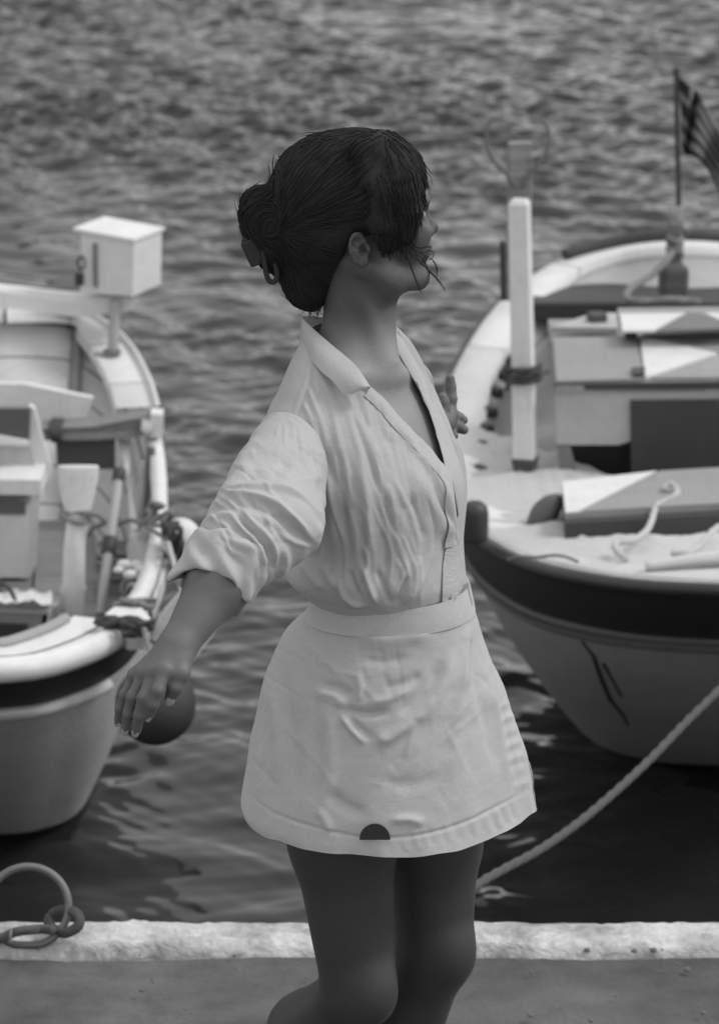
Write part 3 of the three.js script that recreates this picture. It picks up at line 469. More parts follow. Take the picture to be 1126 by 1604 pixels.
{ // post with the white lamp box
  const zb = G(178, 548, 0.05).z, g = thing('lamp_box', 'white slant-topped lamp box on a short post, on the left boat', 'lamp box', P(176, 552, zb));
  const z0 = zb + 0.06, FB = P(208, 464, z0), FT = P(210, 379, z0), k = perM(FB), e1 = V(39 / k, 0, -0.17), e2 = V(-84 / k, 0, -0.05);
  const q = (b, a1, a2, dy = 0) => b.clone().addScaledVector(e1, a1).addScaledVector(e2, a2).add(V(0, dy, 0));
  const rise = 0.02;
  mesh('case', boxUV(new ConvexGeometry([FB, q(FB, 1, 0), q(FB, 0, 1), q(FB, 1, 1), FT, q(FT, 1, 0), q(FT, 0, 1, rise), q(FT, 1, 1, rise)])), mat.white, g);
  mesh('lid', boxUV(new ConvexGeometry([q(FT, -.04, -.03), q(FT, 1.06, -.03), q(FT, -.04, 1.13, rise * 1.13), q(FT, 1.06, 1.13, rise * 1.13)].flatMap(p => [p.clone().add(V(0, 0.001, 0)), p.clone().add(V(0, 0.009, 0))]))), mat.white, g);
  const side = q(FB, 0, 0.72).lerp(q(FT, 0, 0.72, rise), 0.5);
  mesh('batten', box(0.012, 0.13, 0.008, side.clone().add(V(0.0, -0.004, 0.006)), { r: 0.002, ry: -0.6 }), mat.greyPaint, g);
  mesh('post', tube([P(181, 470, zb + 0.01), P(177, 552, zb + 0.01)], 0.0155, { smooth: false, n: 2, r1: 0.0165 }), mat.pale, g);
  mesh('latch', new THREE.TorusGeometry(0.014, 0.0045, 8, 18).scale(0.7, 1.3, 1).translate(...P(128, 412, z0 - 0.01).toArray()), mat.dark, g);
  mesh('padlock', box(0.027, 0.04, 0.014, P(125, 437, z0 - 0.01), { r: 0.006 }), mat.black, g);
  solo('post_lashing', rope(Array.from({ length: 22 }, (_, i) => P(176 + (i > 16 ? -(i - 16) * 4 : 0), 548 + i * 0.35, zb + 0.01).add(V(Math.cos(i * 0.8) * 0.021, 0, Math.sin(i * 0.8) * 0.021))), 0.005), mat.ropeMid, 'grey cord lashed round the foot of the lamp box post', 'cord');
}
{ // upright oar: white blade on top of a thick shaft with a collar
  const z = G(112, 990, -0.3).z, g = thing('steering_oar', 'thick white steering oar standing blade up in the left boat', 'oar', P(112, 985, z));
  const sec = [[985, 112, 17, .03], [930, 114, 18, .032], [922, 115, 21.5, .036], [914, 116, 18, .031], [860, 117, 17, .029], [812, 121, 16, .028]];
  const ringAt = ([py, px, hw, d], n = 28) => { const c = P(px, py, z), w = hw / perM(c); return Array.from({ length: n }, (_, i) => { const a = i / n * 6.283; return c.clone().add(V(Math.cos(a) * w, 0, Math.sin(a) * d)); }); };
  mesh('shaft', loft(sec.map(s => ringAt(s)), { closed: true, capEnds: true }), mat.white, g);
  mesh('blade', loft([[812, 121, 17, .02], [795, 122, 22, .017], [775, 122, 27, .015], [750, 123, 31, .014], [733, 123, 32.5, .013], [729, 123, 31, .008]].map(s => ringAt(s)), { closed: true, capEnds: true }), mat.white, g);
  const c = P(120, 806, z), pts = []; for (let i = 0; i <= 30; i++) { const a = i / 30 * 6.6; pts.push(c.clone().add(V(Math.cos(a + 2.6) * 0.034, 0.012 * Math.sin(a), Math.sin(a + 2.6) * 0.036))); } pts.push(P(150, 806, z + .02), P(164, 818, z), P(146, 828, z - .02), P(140, 838, z - .03));
  solo('oar_lashing', rope(pts, 0.0062), mat.ropeMid, 'cord looped round the neck of the white steering oar', 'cord');
}
{ // slim boat hook with two dark grips
  const zt = G(158, 960, -0.28).z, zu = zt - 0.25, g = thing('boat_hook', 'slim pale pole with two dark grips beside the steering oar', 'pole', P(158, 955, zt));
  const a = P(157, 962, zt), b = P(187, 742, zu), at = (t) => a.clone().lerp(b, t);
  mesh('shaft', tube([a, b], 0.0125, { smooth: false, n: 2 }), M(0.42, 0.6, { map: texPaint }), g);
  mesh('grip', tube([at(.43), at(.54)], 0.019, { smooth: false, n: 2 }), mat.dark, g);
  mesh('grip', tube([at(.95), at(1.03)], 0.017, { smooth: false, n: 2 }), mat.dark, g);
}
{ // grey crate on the floor at the left picture edge
  const z = G(60, 995, -0.25).z, g = thing('crate', 'grey open crate with dark side slot inside the left boat', 'crate', P(20, 995, z)), C = (x, y, dz = 0) => P(x, y, z + dz), t = V(0, 0, -0.02);
  mesh('front', board([C(-120, 952), C(76, 960), C(70, 1000), C(-120, 1000)], t), mat.mid, g);
  mesh('slot', board([C(-120, 972, .008), C(44, 979, .008), C(43, 1000, .008), C(-120, 1000, .008)], V(0, 0, -0.006)), mat.black, g);
  mesh('end', board([C(76, 960), C(92, 945, -.3), C(84, 985, -.3), C(70, 1000)], V(-0.012, 0, 0)), mat.pale, g);
  mesh('rear', board([C(-120, 935, -.3), C(92, 944, -.3), C(90, 985, -.3), C(-120, 985, -.3)], t), mat.mid, g);
  mesh('rim', board([C(-120, 944, 0), C(78, 955, 0), C(76, 961, 0), C(-120, 953, 0)], V(0, 0, 0.008)), mat.pale, g);
  solo('bent_cable', tube([C(-20, 915, -.1), C(8, 917, -.08), C(20, 930, -.05), C(24, 943, -.03)], 0.006), mat.dark, 'bent dark cable end above the grey crate', 'cable');
  const cl = []; for (let j = 0; j <= 12; j++) cl.push(Array.from({ length: 30 }, (_, i) => { const p = C(-60 + i * 4.9, 925 + j * 1.5 + (i > 22 ? (i - 22) * 0.7 : 0), -.2 + j * 0.02); p.y += 0.018 * fbm(i * 0.2, j * 0.3, 4, 3); return p; })); solo('cloth', loft(cl), mat.canvas, 'crumpled pale cloth lying behind the grey crate', 'cloth');
}
// rudder hung outside the left boat, behind the woman's forearm
{
  const z = -3.05, g = thing('rudder', 'white wooden rudder blade hanging behind the woman\'s forearm', 'rudder', P(285, 1000, z));
  mesh('blade', board([P(238, 992, z), P(258, 958, z), P(290, 922, z), P(318, 940, z), P(344, 978, z), P(331, 1000, z), P(303, 1036, z), P(262, 1020, z), P(240, 1012, z)], V(0, 0, -0.035)), mat.whiteOld, g);
  mesh('head', board([P(266, 905, z), P(284, 880, z), P(306, 915, z), P(290, 926, z)], V(0, 0, -0.03)), mat.mid, g);
  mesh('band', tube([P(233, 1002, z + .008), P(250, 1009, z + .008), P(268, 1012, z + .008)], 0.004), mat.metalDark, g);
}
solo('buoy', (() => { const g = new THREE.SphereGeometry(0.055, 36, 26); g.scale(0.95, 1.08, 0.95); g.translate(...P(284, 848, -3.95).toArray()); return g; })(), mat.white, 'white ball buoy hung outside the rim of the left boat', 'buoy');
{ // dark ball fender with its eye
  const c = P(244, 1103, -2.75), r = 63 / perM(c), g = thing('ball_fender', 'large dark ball fender hanging behind the woman\'s right hand', 'fender', c.clone().add(V(0, -r, 0)));
  const s = new THREE.SphereGeometry(r, 48, 36); s.scale(1, 1.03, 1); const p = s.attributes.position; for (let i = 0; i < p.count; i++) { const v = V().fromBufferAttribute(p, i); const n = 1 + 0.006 * fbm(v.x * 30, v.y * 30, v.z * 30); p.setXYZ(i, v.x * n, v.y * n, v.z * n); } s.computeVertexNormals(); s.translate(c.x, c.y, c.z);
  mesh('ball', s, M(0.042, 0.55, { bumpMap: bR, bumpScale: 0.002 }), g);
  mesh('eye', new THREE.TorusGeometry(0.014, 0.006, 10, 20).translate(c.x - 0.01, c.y + r * 1.05, c.z), mat.dark, g);
  solo('fender_rope', rope([c.clone().add(V(-0.01, r * 1.08, 0)), P(238, 1030, -2.85), P(231, 1006, -2.95), P(226, 985, -3.0)], 0.006), mat.ropeMid, 'short cord holding the dark ball fender', 'cord');
}
{ // tangled ropes at the corner of the left boat
  const r = mulberry(9), tangle = (cx, cy, w, h, z, n, rad) => { const pts = []; for (let i = 0; i < n; i++) pts.push(P(cx + w * (r() - .5), cy + h * (r() - .5), z + 0.07 * (r() - .5))); return rope(pts, rad); };
  solo('rope_tangle', merge([tangle(238, 803, 46, 36, -3.95, 16, 0.007), tangle(252, 815, 40, 30, -3.92, 12, 0.006)]), mat.ropeMid, 'tangle of grey rope on the side rim of the left boat', 'rope');
  solo('rope_tangle', merge([tangle(274, 850, 26, 62, -3.85, 15, 0.007), tangle(266, 835, 28, 30, -3.87, 10, 0.008)]), mat.ropeDark, 'dark rope tangle hanging beside the white ball buoy', 'rope');
  solo('rope_tangle', merge([tangle(186, 976, 86, 16, -3.12, 15, 0.007), tangle(210, 986, 60, 22, -3.05, 14, 0.006), tangle(168, 972, 36, 12, -3.12, 9, 0.008)]), mat.ropeDark, 'black rope heap on the near corner of the left boat', 'rope');
  solo('rope_tangle', tangle(212, 945, 76, 14, -3.3, 16, 0.0065), mat.ropeMid, 'grey rope coiled below the pulley of the left boat', 'rope');
  solo('side_line', rope([P(262, 842, -3.85), P(272, 880, -3.7), P(284, 922, -3.5), P(292, 950, -3.3)], 0.0055), mat.ropeLight, 'pale line running down beside the forearm to the rudder', 'line');
  solo('hanging_line', rope([P(232, 992, -3.0), P(230, 1010, -3.0), P(234, 1032, -2.98)], 0.005), mat.ropeLight, 'short pale line hanging above the dark ball fender', 'line');
  solo('net_floats', (() => { const l = []; for (const [x, y, s] of [[195, 885, .017], [214, 886, .016], [204, 900, .015], [222, 893, .015], [186, 893, .012], [226, 905, .013]]) { const g = new THREE.IcosahedronGeometry(s, 3); g.scale(1.15, .8, 1); g.translate(...G(x, y, -.09).toArray()); l.push(g); } return merge(l); })(), mat.white, 'lump of white plastic foam beside the small pulley', 'foam');
}
{ // lashings round the thwart, a coil and a bucket-lid on the floor boards
  const zt = -4.98;
  for (const [x, n, m, lb] of [[82, 5, mat.ropeDark, 'dark cord lashed round the inboard end of the thwart beam'], [226, 4, mat.ropeLight, 'pale cord lashed round the rim end of the thwart beam']]) solo('beam_lashing', rope(Array.from({ length: n * 10 }, (_, i) => { const a = i * 0.628, c = P(x + i * 0.35, 674 - (x > 200 ? 6 : 0), zt - .045); return c.add(V(0, Math.sin(a) * 0.026, Math.cos(a) * 0.062)); }), 0.0055), m, lb, 'cord');
  const c = G(186, 905, -.28); solo('rope_coil', rope(Array.from({ length: 60 }, (_, i) => { const a = i * 0.5, q = 0.045 + 0.012 * Math.sin(i * 0.9); return V(c.x + q * Math.cos(a), c.y + 0.0011 * i, c.z + q * Math.sin(a) * 1.2); }), 0.0065), mat.ropeMid, 'small coil of grey rope on the floor boards beside the boat hook', 'rope');
  solo('draped_line', rope([P(150, 806, -4.9), P(176, 822, -4.7), P(205, 815, -4.4), P(232, 826, -4.1), P(262, 846, -3.9)], 0.0055), mat.ropeMid, 'slack grey line from the steering oar across to the side rim', 'line');
}
{ // mooring ring on the quay with a rope eye round it
  const c = P(44, 1420, -1.16), k = perM(c), ring = [], rr = 0.0068;
  for (let i = 0; i < 64; i++) { const a = i / 64 * 2 * Math.PI; ring.push(V(c.x + Math.cos(a) * 64 / k, Math.max(0.006, c.y + Math.sin(a) * 57 / k), c.z + Math.sin(a) * -0.028)); }
  const rg = new THREE.TubeGeometry(new THREE.CatmullRomCurve3(ring, true), 140, rr, 14, true);
  solo('mooring_ring', rg, mat.metal, 'worn iron mooring ring standing on the quay edge', 'ring');
  const eye = []; for (let i = 0; i <= 30; i++) { const a = i / 30 * 6.28 + 2.6; eye.push(P(101 + 24 * Math.cos(a), 1443 - 18 * Math.sin(a), -1.15 + 0.02 * Math.cos(a + 0.8))); }
  solo('rope_eye', merge([rope(eye, 0.0092)]), M(0.07, 0.9, { map: scaled(texLinen, 9) }), 'dark rope eye looped through the mooring ring', 'rope');
  solo('ring_rope', rope([P(84, 1456, -1.12), P(64, 1456, -1.14), P(40, 1457, -1.12), P(18, 1463, -1.12), P(0, 1470, -1.12), P(-40, 1476, -1.12)], 0.0085), M(0.09, 0.9, { map: scaled(texLinen, 9) }), 'dark rope tail lying under the mooring ring', 'rope');
  solo('staple', tube([P(17, 1478, -1.09), P(17.5, 1460, -1.1), P(20, 1456, -1.13)], 0.0028), mat.metal, 'thin pale iron staple pinning the rope tail to the quay', 'staple');
}

// ---------------------------------------------------------------- the woman
// distance fields, meshed by surface nets
function nets(f, lo, hi, cell, blk = 4) {
  const nx = Math.ceil((hi.x - lo.x) / cell) + 1, ny = Math.ceil((hi.y - lo.y) / cell) + 1, nz = Math.ceil((hi.z - lo.z) / cell) + 1;
  const val = new Float32Array(nx * ny * nz).fill(1), id = (i, j, k) => i + nx * (j + ny * k), reach = blk * cell * 1.0;
  for (let K = 0; K < nz; K += blk) for (let J = 0; J < ny; J += blk) for (let I = 0; I < nx; I += blk) {
    const c = f(lo.x + (I + blk / 2) * cell, lo.y + (J + blk / 2) * cell, lo.z + (K + blk / 2) * cell), skip = Math.abs(c) > reach * 1.35 + 0.004;
    for (let k = K; k < Math.min(nz, K + blk); k++) for (let j = J; j < Math.min(ny, J + blk); j++) for (let i = I; i < Math.min(nx, I + blk); i++) val[id(i, j, k)] = skip ? c : f(lo.x + i * cell, lo.y + j * cell, lo.z + k * cell);
  }
  const pos = [], idx = [], map = new Int32Array(nx * ny * nz).fill(-1);
  const E = [[0, 1], [2, 3], [4, 5], [6, 7], [0, 2], [1, 3], [4, 6], [5, 7], [0, 4], [1, 5], [2, 6], [3, 7]];
  for (let k = 0; k < nz - 1; k++) for (let j = 0; j < ny - 1; j++) for (let i = 0; i < nx - 1; i++) {
    const v = []; let neg = 0; for (let c = 0; c < 8; c++) { const w = val[id(i + (c & 1), j + (c >> 1 & 1), k + (c >> 2))]; v.push(w); if (w < 0) neg++; }
    if (!neg || neg === 8) continue;
    let x = 0, y = 0, z = 0, n = 0; for (const [a, b] of E) if ((v[a] < 0) !== (v[b] < 0)) { const t = v[a] / (v[a] - v[b]); x += (a & 1) + t * ((b & 1) - (a & 1)); y += (a >> 1 & 1) + t * ((b >> 1 & 1) - (a >> 1 & 1)); z += (a >> 2) + t * ((b >> 2) - (a >> 2)); n++; }
    map[id(i, j, k)] = pos.length / 3; pos.push(lo.x + (i + x / n) * cell, lo.y + (j + y / n) * cell, lo.z + (k + z / n) * cell);
  }
  for (let k = 1; k < nz - 1; k++) for (let j = 1; j < ny - 1; j++) for (let i = 1; i < nx - 1; i++) {
    const a = val[id(i, j, k)] < 0;
    const quad = (b, p, q, r, s) => { if (a === b || p < 0 || q < 0 || r < 0 || s < 0) return; a ? idx.push(p, q, r, p, r, s) : idx.push(p, r, q, p, s, r); };
    quad(val[id(i + 1, j, k)] < 0, map[id(i, j - 1, k - 1)], map[id(i, j, k - 1)], map[id(i, j, k)], map[id(i, j - 1, k)]);
    quad(val[id(i, j + 1, k)] < 0, map[id(i - 1, j, k - 1)], map[id(i - 1, j, k)], map[id(i, j, k)], map[id(i, j, k - 1)]);
    quad(val[id(i, j, k + 1)] < 0, map[id(i - 1, j - 1, k)], map[id(i, j - 1, k)], map[id(i, j, k)], map[id(i - 1, j, k)]);
  }
  const nor = new Float32Array(pos.length), e = cell * 0.4, uv = new Float32Array(pos.length / 3 * 2);
  for (let q = 0; q < pos.length; q += 3) {
    for (let it = 0; it < 2; it++) {
      const x = pos[q], y = pos[q + 1], z = pos[q + 2], gx = f(x + e, y, z) - f(x - e, y, z), gy = f(x, y + e, z) - f(x, y - e, z), gz = f(x, y, z + e) - f(x, y, z - e), L = Math.hypot(gx, gy, gz) || 1;
      if (!it) { const d = clamp(f(x, y, z), -cell * 0.6, cell * 0.6) * 0.8; pos[q] -= gx / L * d; pos[q + 1] -= gy / L * d; pos[q + 2] -= gz / L * d; }
      else { nor[q] = gx / L; nor[q + 1] = gy / L; nor[q + 2] = gz / L; }
    }
    uv[q / 3 * 2] = pos[q] + pos[q + 2] * 0.7; uv[q / 3 * 2 + 1] = pos[q + 1] + pos[q + 2] * 0.3;
  }
  const g = new THREE.BufferGeometry(); g.setAttribute('position', new THREE.Float32BufferAttribute(pos, 3)); g.setAttribute('normal', new THREE.BufferAttribute(nor, 3)); g.setAttribute('uv', new THREE.BufferAttribute(uv, 2)); g.setIndex(idx); return g;
}
const smin = (a, b, k) => { const h = Math.max(k - Math.abs(a - b), 0) / k; return Math.min(a, b) - h * h * k * 0.25; };
const smax = (a, b, k) => -smin(-a, -b, k);
const cap = (x, y, z, a, b, ra, rb) => { const bx = b.x - a.x, by = b.y - a.y, bz = b.z - a.z, px = x - a.x, py = y - a.y, pz = z - a.z, t = clamp((px * bx + py * by + pz * bz) / (bx * bx + by * by + bz * bz), 0, 1); return Math.hypot(px - bx * t, py - by * t, pz - bz * t) - (ra + (rb - ra) * t); };
const ell = (x, y, z, rx, ry, rz) => { const k0 = Math.hypot(x / rx, y / ry, z / rz), k1 = Math.hypot(x / rx / rx, y / ry / ry, z / rz / rz); return k1 < 1e-9 ? -Math.min(rx, ry, rz) : k0 * (k0 - 1) / k1; };
const pc = (x, y, z, p, rx, ry, rz) => ell(x - p.x, y - p.y, z - p.z, rx, ry, rz);

// ---- torso: level, left and right outline (px), long axis of the section turned by phi, short/long ratio, depth of the centre
const TL = [ // py, xl, xr, phi, ratio, zc
  [500, 500, 612, 50, .9, 0.0], [520, 478, 622, 50, .72, -.005], [545, 462, 644, 50, .6, -.005], [575, 447, 660, 50, .56, -.003], [600, 437, 670, 50, .56, 0], [640, 420, 689, 50, .62, .004], [690, 432, 711, 50, .68, .01], [740, 452, 729, 52, .74, .015], [790, 470, 732, 55, .76, .015], [850, 478, 727, 58, .8, .012], [885, 456, 728, 68, .9, .004], [905, 452, 730, 80, .97, 0], [925, 474, 731, 90, 1, 0], [945, 495, 728, 90, 1, 0], [985, 498, 728, 90, 1, 0]];
// smooth curve through measured rows (cubic, tangents from the neighbours)
function cubic(rows, key, x) { let i = 0; const n = rows.length; while (i < n - 2 && x > key(rows[i + 1], i + 1)) i++; const k0 = key(rows[i], i), k1 = key(rows[i + 1], i + 1), h = k1 - k0, t = clamp((x - k0) / h, 0, 1), tg = (q, c) => { const a = Math.max(0, q - 1), b = Math.min(n - 1, q + 1); return (rows[b][c] - rows[a][c]) / (key(rows[b], b) - key(rows[a], a)); }; return rows[i].map((v, c) => { const t2 = t * t, t3 = t2 * t; return (2 * t3 - 3 * t2 + 1) * v + (t3 - 2 * t2 + t) * h * tg(i, c) + (-2 * t3 + 3 * t2) * rows[i + 1][c] + (t3 - t2) * h * tg(i + 1, c); }); }
const tl = (py) => cubic(TL, (r) => r[0], py);
// section at level py: x = xc + hx cos a, z = zc + al cos a + be sin a  (a = 0 right outline, 90 degrees towards the camera)
function sect(py) {
  const [, xl, xr, phi, ratio, zc] = tl(py), L = P(xl, py, zc), R = P(xr, py, zc), hx = (R.x - L.x) / 2, f = phi * Math.PI / 180, c = Math.cos(f), s = Math.sin(f);
  const A = hx / Math.sqrt(c * c + ratio * ratio * s * s), B = A * ratio, xz = (-A * A + B * B) * c * s, zz = A * A * s * s + B * B * c * c, al = xz / hx;
  return { y: L.y, xc: (L.x + R.x) / 2, hx, zc, al, be: Math.sqrt(Math.max(1e-6, zz - al * al)) };
}
const SECT = []; for (let py = 496; py <= 990; py += 2) SECT.push(sect(py));
function sectAt(y) { const n = SECT.length, t = clamp((SECT[0].y - y) / (SECT[0].y - SECT[n - 1].y), 0, 1) * (n - 1), i = Math.min(n - 2, Math.floor(t)), f = t - i, a = SECT[i], b = SECT[i + 1]; return { y, xc: lerp(a.xc, b.xc, f), hx: lerp(a.hx, b.hx, f), zc: lerp(a.zc, b.zc, f), al: lerp(a.al, b.al, f), be: lerp(a.be, b.be, f) }; }

// ---- skin
function onChest(px, py, inset) { let z = 0.05; for (let i = 0; i < 12; i++) { const p = P(px, py, z), s = sectAt(p.y), u = clamp((p.x - s.xc) / s.hx, -0.97, 0.97); z = lerp(z, s.zc + s.al * u + s.be * Math.sqrt(1 - u * u) - inset, 0.7); } return P(px, py, z); }
const YAW = 20 * Math.PI / 180, fwd = V(Math.cos(YAW), 0, -Math.sin(YAW)), rgt = V(Math.sin(YAW), 0, Math.cos(YAW)), EAR = P(565, 373, 0.0);
const HS = 1 / 1172;
function faceF(x, y, z) {                    // head, in its own axes: a forward, b up, c towards her right ear
  const dx = x - EAR.x, dz = z - EAR.z, a = dx * fwd.x + dz * fwd.z, b = y - EAR.y, c = dx * rgt.x + dz * rgt.z, m = Math.abs(c);
  let d = ell(a - 0.0, b - 0.058, c, 0.09, 0.074, 0.066);
  d = smin(d, ell(a - 0.048, b - 0.002, c, 0.041, 0.054, 0.05), 0.03);                     // face
  d = smin(d, ell(a - 0.062, b - 0.008, m - 0.022, 0.026, 0.026, 0.024), 0.02);            // cheekbones
  d = smin(d, ell(a - 0.075, b - 0.045, c, 0.014, 0.01, 0.036), 0.02);                      // brow
  const p = { x: a, y: b, z: m };
  d = smin(d, cap(a, b, m, V(-0.012, -0.03, 0.05), V(0.03, -0.057, 0.036), 0.013, 0.012), 0.022); // jaw
  d = smin(d, cap(a, b, m, V(0.034, -0.055, 0.036), V(0.078, -0.061, 0.008), 0.012, 0.0125), 0.02);
  d = smin(d, cap(a, b, m, V(0.02, -0.045, 0.02), V(0.07, -0.055, 0.0), 0.02, 0.014), 0.02);
  d = smin(d, ell(a - 0.0825, b + 0.058, c, 0.0125, 0.013, 0.016), 0.012);                   // chin
  d = smax(d, -ell(a - 0.083, b - 0.032, m - 0.03, 0.014, 0.011, 0.016), 0.014);          // eye sockets
  d = smin(d, ell(a - 0.066, b - 0.031, m - 0.03, 0.0125, 0.011, 0.0135), 0.004);          // lids
  d = smin(d, cap(a, b, c, V(0.081, 0.036, 0), V(0.1, 0.0095, 0), 0.006, 0.008), 0.01);  // nose
  d = smin(d, ell(a - 0.1015, b - 0.0075, c, 0.009, 0.0082, 0.0085), 0.006);
  d = smin(d, ell(a - 0.091, b - 0.003, m - 0.0105, 0.009, 0.007, 0.006), 0.006);
  d = smax(d, -ell(a - 0.0955, b + 0.0045, m - 0.0058, 0.005, 0.0035, 0.003), 0.003);
  d = smin(d, ell(a - 0.086, b + 0.022, c, 0.0095, 0.016, 0.02), 0.014);                   // muzzle
  d = smin(d, ell(a - 0.0945, b + 0.0165, m - 0.004, 0.0055, 0.0042, 0.012), 0.003);       // lips
  d = smin(d, ell(a - 0.0932, b + 0.0262, m - 0.0, 0.0058, 0.0048, 0.0135), 0.003);
  d = smax(d, -ell(a - 0.1, b + 0.0213, c, 0.007, 0.0012, 0.018), 0.002);
  // ear
  const ea = a + 0.028, eb = b - 0.0, ec = m - 0.068 - 0.1 * Math.max(0, -ea - 0.01), ex = ea * 0.97 + eb * 0.2, ey = eb * 0.97 - ea * 0.2;
  let er = ell(ex, ey, ec, 0.0135, 0.022, 0.006), q = Math.hypot(ex / 0.0135, ey / 0.022);
  const an = Math.atan2(ey / 0.022, -ex / 0.0135), rim = Math.hypot((q - 0.95) * 0.0155, ec - 0.0025) - 0.0026 * sstep(2.5, 1.4, Math.abs(an - 0.35)) + 0.0008;
  er = smax(er, -ell(ex + 0.001, ey - 0.009, ec - 0.006, 0.0085, 0.0075, 0.0065), 0.003);
  er = smax(er, -ell(ex - 0.005, ey + 0.003, ec - 0.006, 0.0065, 0.0085, 0.0095), 0.003);
  er = smin(er, rim, 0.0025);
  er = smin(er, ell(ex - 0.002, ey + 0.019, ec, 0.0075, 0.0072, 0.005), 0.004);             // lobe
  er = smin(er, ell(ex - 0.0125, ey + 0.003, ec - 0.001, 0.004, 0.006, 0.004), 0.003);      // tragus
  return smin(d, er, 0.004);
}
const NB = P(556, 560, -.01), NT = P(562, 410, 0.0), NOTCH = onChest(607, 585, .016);
function neckF(x, y, z) {
  let d = cap(x, y, z, NB, NT, 0.047, 0.043);
  d = smin(d, cap(x, y, z, P(548, 412, .034), NOTCH, 0.0092, 0.0062), 0.016);                     // neck cords
  d = smin(d, cap(x, y, z, P(604, 455, -.008), P(607, 565, .035), 0.0125, 0.0095), 0.02);
  return d;
}
const jn = { hipR: P(548, 1100, .03), hipL: P(660, 1100, -.06), kneeR: P(562, 1548, .07), kneeL: P(680, 1492, -.06), ankR: V(-0.11, 0.17, -.2), ankL: V(0.02, 0.085, -.16) };
const YTOP = P(600, 548, 0).y, YBOT = P(600, 985, 0).y;
function chestF(x, y, z) {
  const s = sectAt(y), u = (x - s.xc) / s.hx, w = (z - s.zc - s.al * u) / s.be;
  let d = (Math.hypot(u, w) - 1) * Math.min(s.hx, s.be) * 0.85 + 0.011; d = smax(d, y - YTOP, 0.05); d = Math.max(d, YBOT - y);
  return d;
}
const CLA = onChest(597, 590, .014), CLR = onChest(535, 590, .02), CLB = onChest(616, 587, .014), CLL = onChest(640, 585, .02);
function upperF(x, y, z) {
  let d = smin(chestF(x, y, z), neckF(x, y, z), 0.05);
  d = smin(d, cap(x, y, z, CLA, CLR, 0.006, 0.006), 0.02);                 // collar bones
  d = smin(d, cap(x, y, z, CLB, CLL, 0.006, 0.006), 0.02);
  return smin(d, faceF(x, y, z), 0.022);
}
function lowerF(x, y, z) {
  const s = jn; let d = pc(x, y, z, P(605, 1075, 0), 0.125, 0.12, 0.09);
  d = smin(d, cap(x, y, z, P(610, 960, 0), P(605, 1050, 0), 0.075, 0.1), 0.06);
  d = smin(d, cap(x, y, z, s.hipR, P(536, 1310, .06), 0.076, 0.0705), 0.03); d = smin(d, cap(x, y, z, P(536, 1310, .06), s.kneeR, 0.0705, 0.051), 0.03);
  let l = cap(x, y, z, s.hipL, P(675, 1310, -.07), 0.08, 0.068); l = smin(l, cap(x, y, z, P(675, 1310, -.07), s.kneeL, 0.068, 0.0535), 0.03);
  // near calf folded back under the thigh, far shin going down and back
  d = smin(d, cap(x, y, z, P(553, 1560, .045), P(486, 1618, -.03), 0.047, 0.058), 0.03);
  d = smin(d, cap(x, y, z, P(486, 1618, -.03), s.ankR, 0.055, 0.031), 0.03);
  d = smin(d, pc(x, y, z, P(580, 1556, .1), 0.032, 0.04, 0.03), 0.03);                         // kneecap
  l = smin(l, cap(x, y, z, s.kneeL, P(628, 1640, -.1), 0.048, 0.05), 0.03); l = smin(l, cap(x, y, z, P(628, 1640, -.1), s.ankL, 0.05, 0.031), 0.03);
  l = smin(l, pc(x, y, z, P(706, 1490, -.035), 0.027, 0.04, 0.03), 0.025);
  for (const [k, a, dy] of [[0, s.ankR, .05], [1, s.ankL, 0]]) { // feet: heel, instep, ball, toes
    const h = V(a.x - 0.035, dy + 0.03, a.z - 0.02), b = V(a.x + 0.12, 0.022, a.z + 0.07);
    let f = cap(x, y, z, a, h, 0.031, 0.028); f = smin(f, cap(x, y, z, V(a.x, a.y - 0.02, a.z), b, 0.033, 0.02), 0.03); f = smin(f, cap(x, y, z, h, b, 0.026, 0.024), 0.02);
    for (let t = 0; t < 5; t++) { const o = (t - 2) * 0.016, r0 = V(b.x - o * 0.5, 0.018, b.z + o * 0.9), r1 = V(b.x + 0.05 - Math.abs(t - 0.7) * 0.006 - o * 0.5, 0.011, b.z + 0.028 + o * 0.9); f = smin(f, cap(x, y, z, r0, r1, 0.01, t === 4 ? 0.011 : 0.0085), 0.006); }
    k ? l = smin(l, f, 0.02) : d = smin(d, f, 0.02);
  }
  return Math.min(smin(d, l, 0.004), 9);
}
// right arm: from under the rolled cuff to the finger tips
const ARM = { sh: P(440, 745, .165), el: P(372, 868, .3), wr: P(277, 1014, .4) };
const hand = { knk: [], tip: [] };
const HZ = 0.41;
const FING = [ // each finger: knuckle, two bends, tip (px, depth), radii
  { p: [[258, 1050, .435], [247, 1081, .45], [240, 1103, .45], [234, 1121, .442]], r: [.0094, .0082, .0074, .0062] },
  { p: [[242, 1054, .43], [226, 1093, .445], [219, 1120, .442], [214, 1145, .432]], r: [.0094, .0083, .0075, .0062] },
  { p: [[227, 1056, .42], [208, 1092, .43], [202, 1118, .427], [198, 1142, .418]], r: [.009, .0079, .0071, .006] },
  { p: [[213, 1058, .405], [196, 1088, .41], [189, 1110, .407], [185, 1130, .398]], r: [.008, .007, .0064, .0053] }];
const THUMB = { p: [[284, 1032, .415], [283, 1055, .43], [275, 1076, .435], [267, 1093, .43]], r: [.0135, .0112, .0098, .0075] };
for (const f of [...FING, THUMB]) f.q = f.p.map(([x, y, z]) => P(x, y, z));
const palmA = P(272, 1018, .402), KN = FING.map(f => f.q[0]);
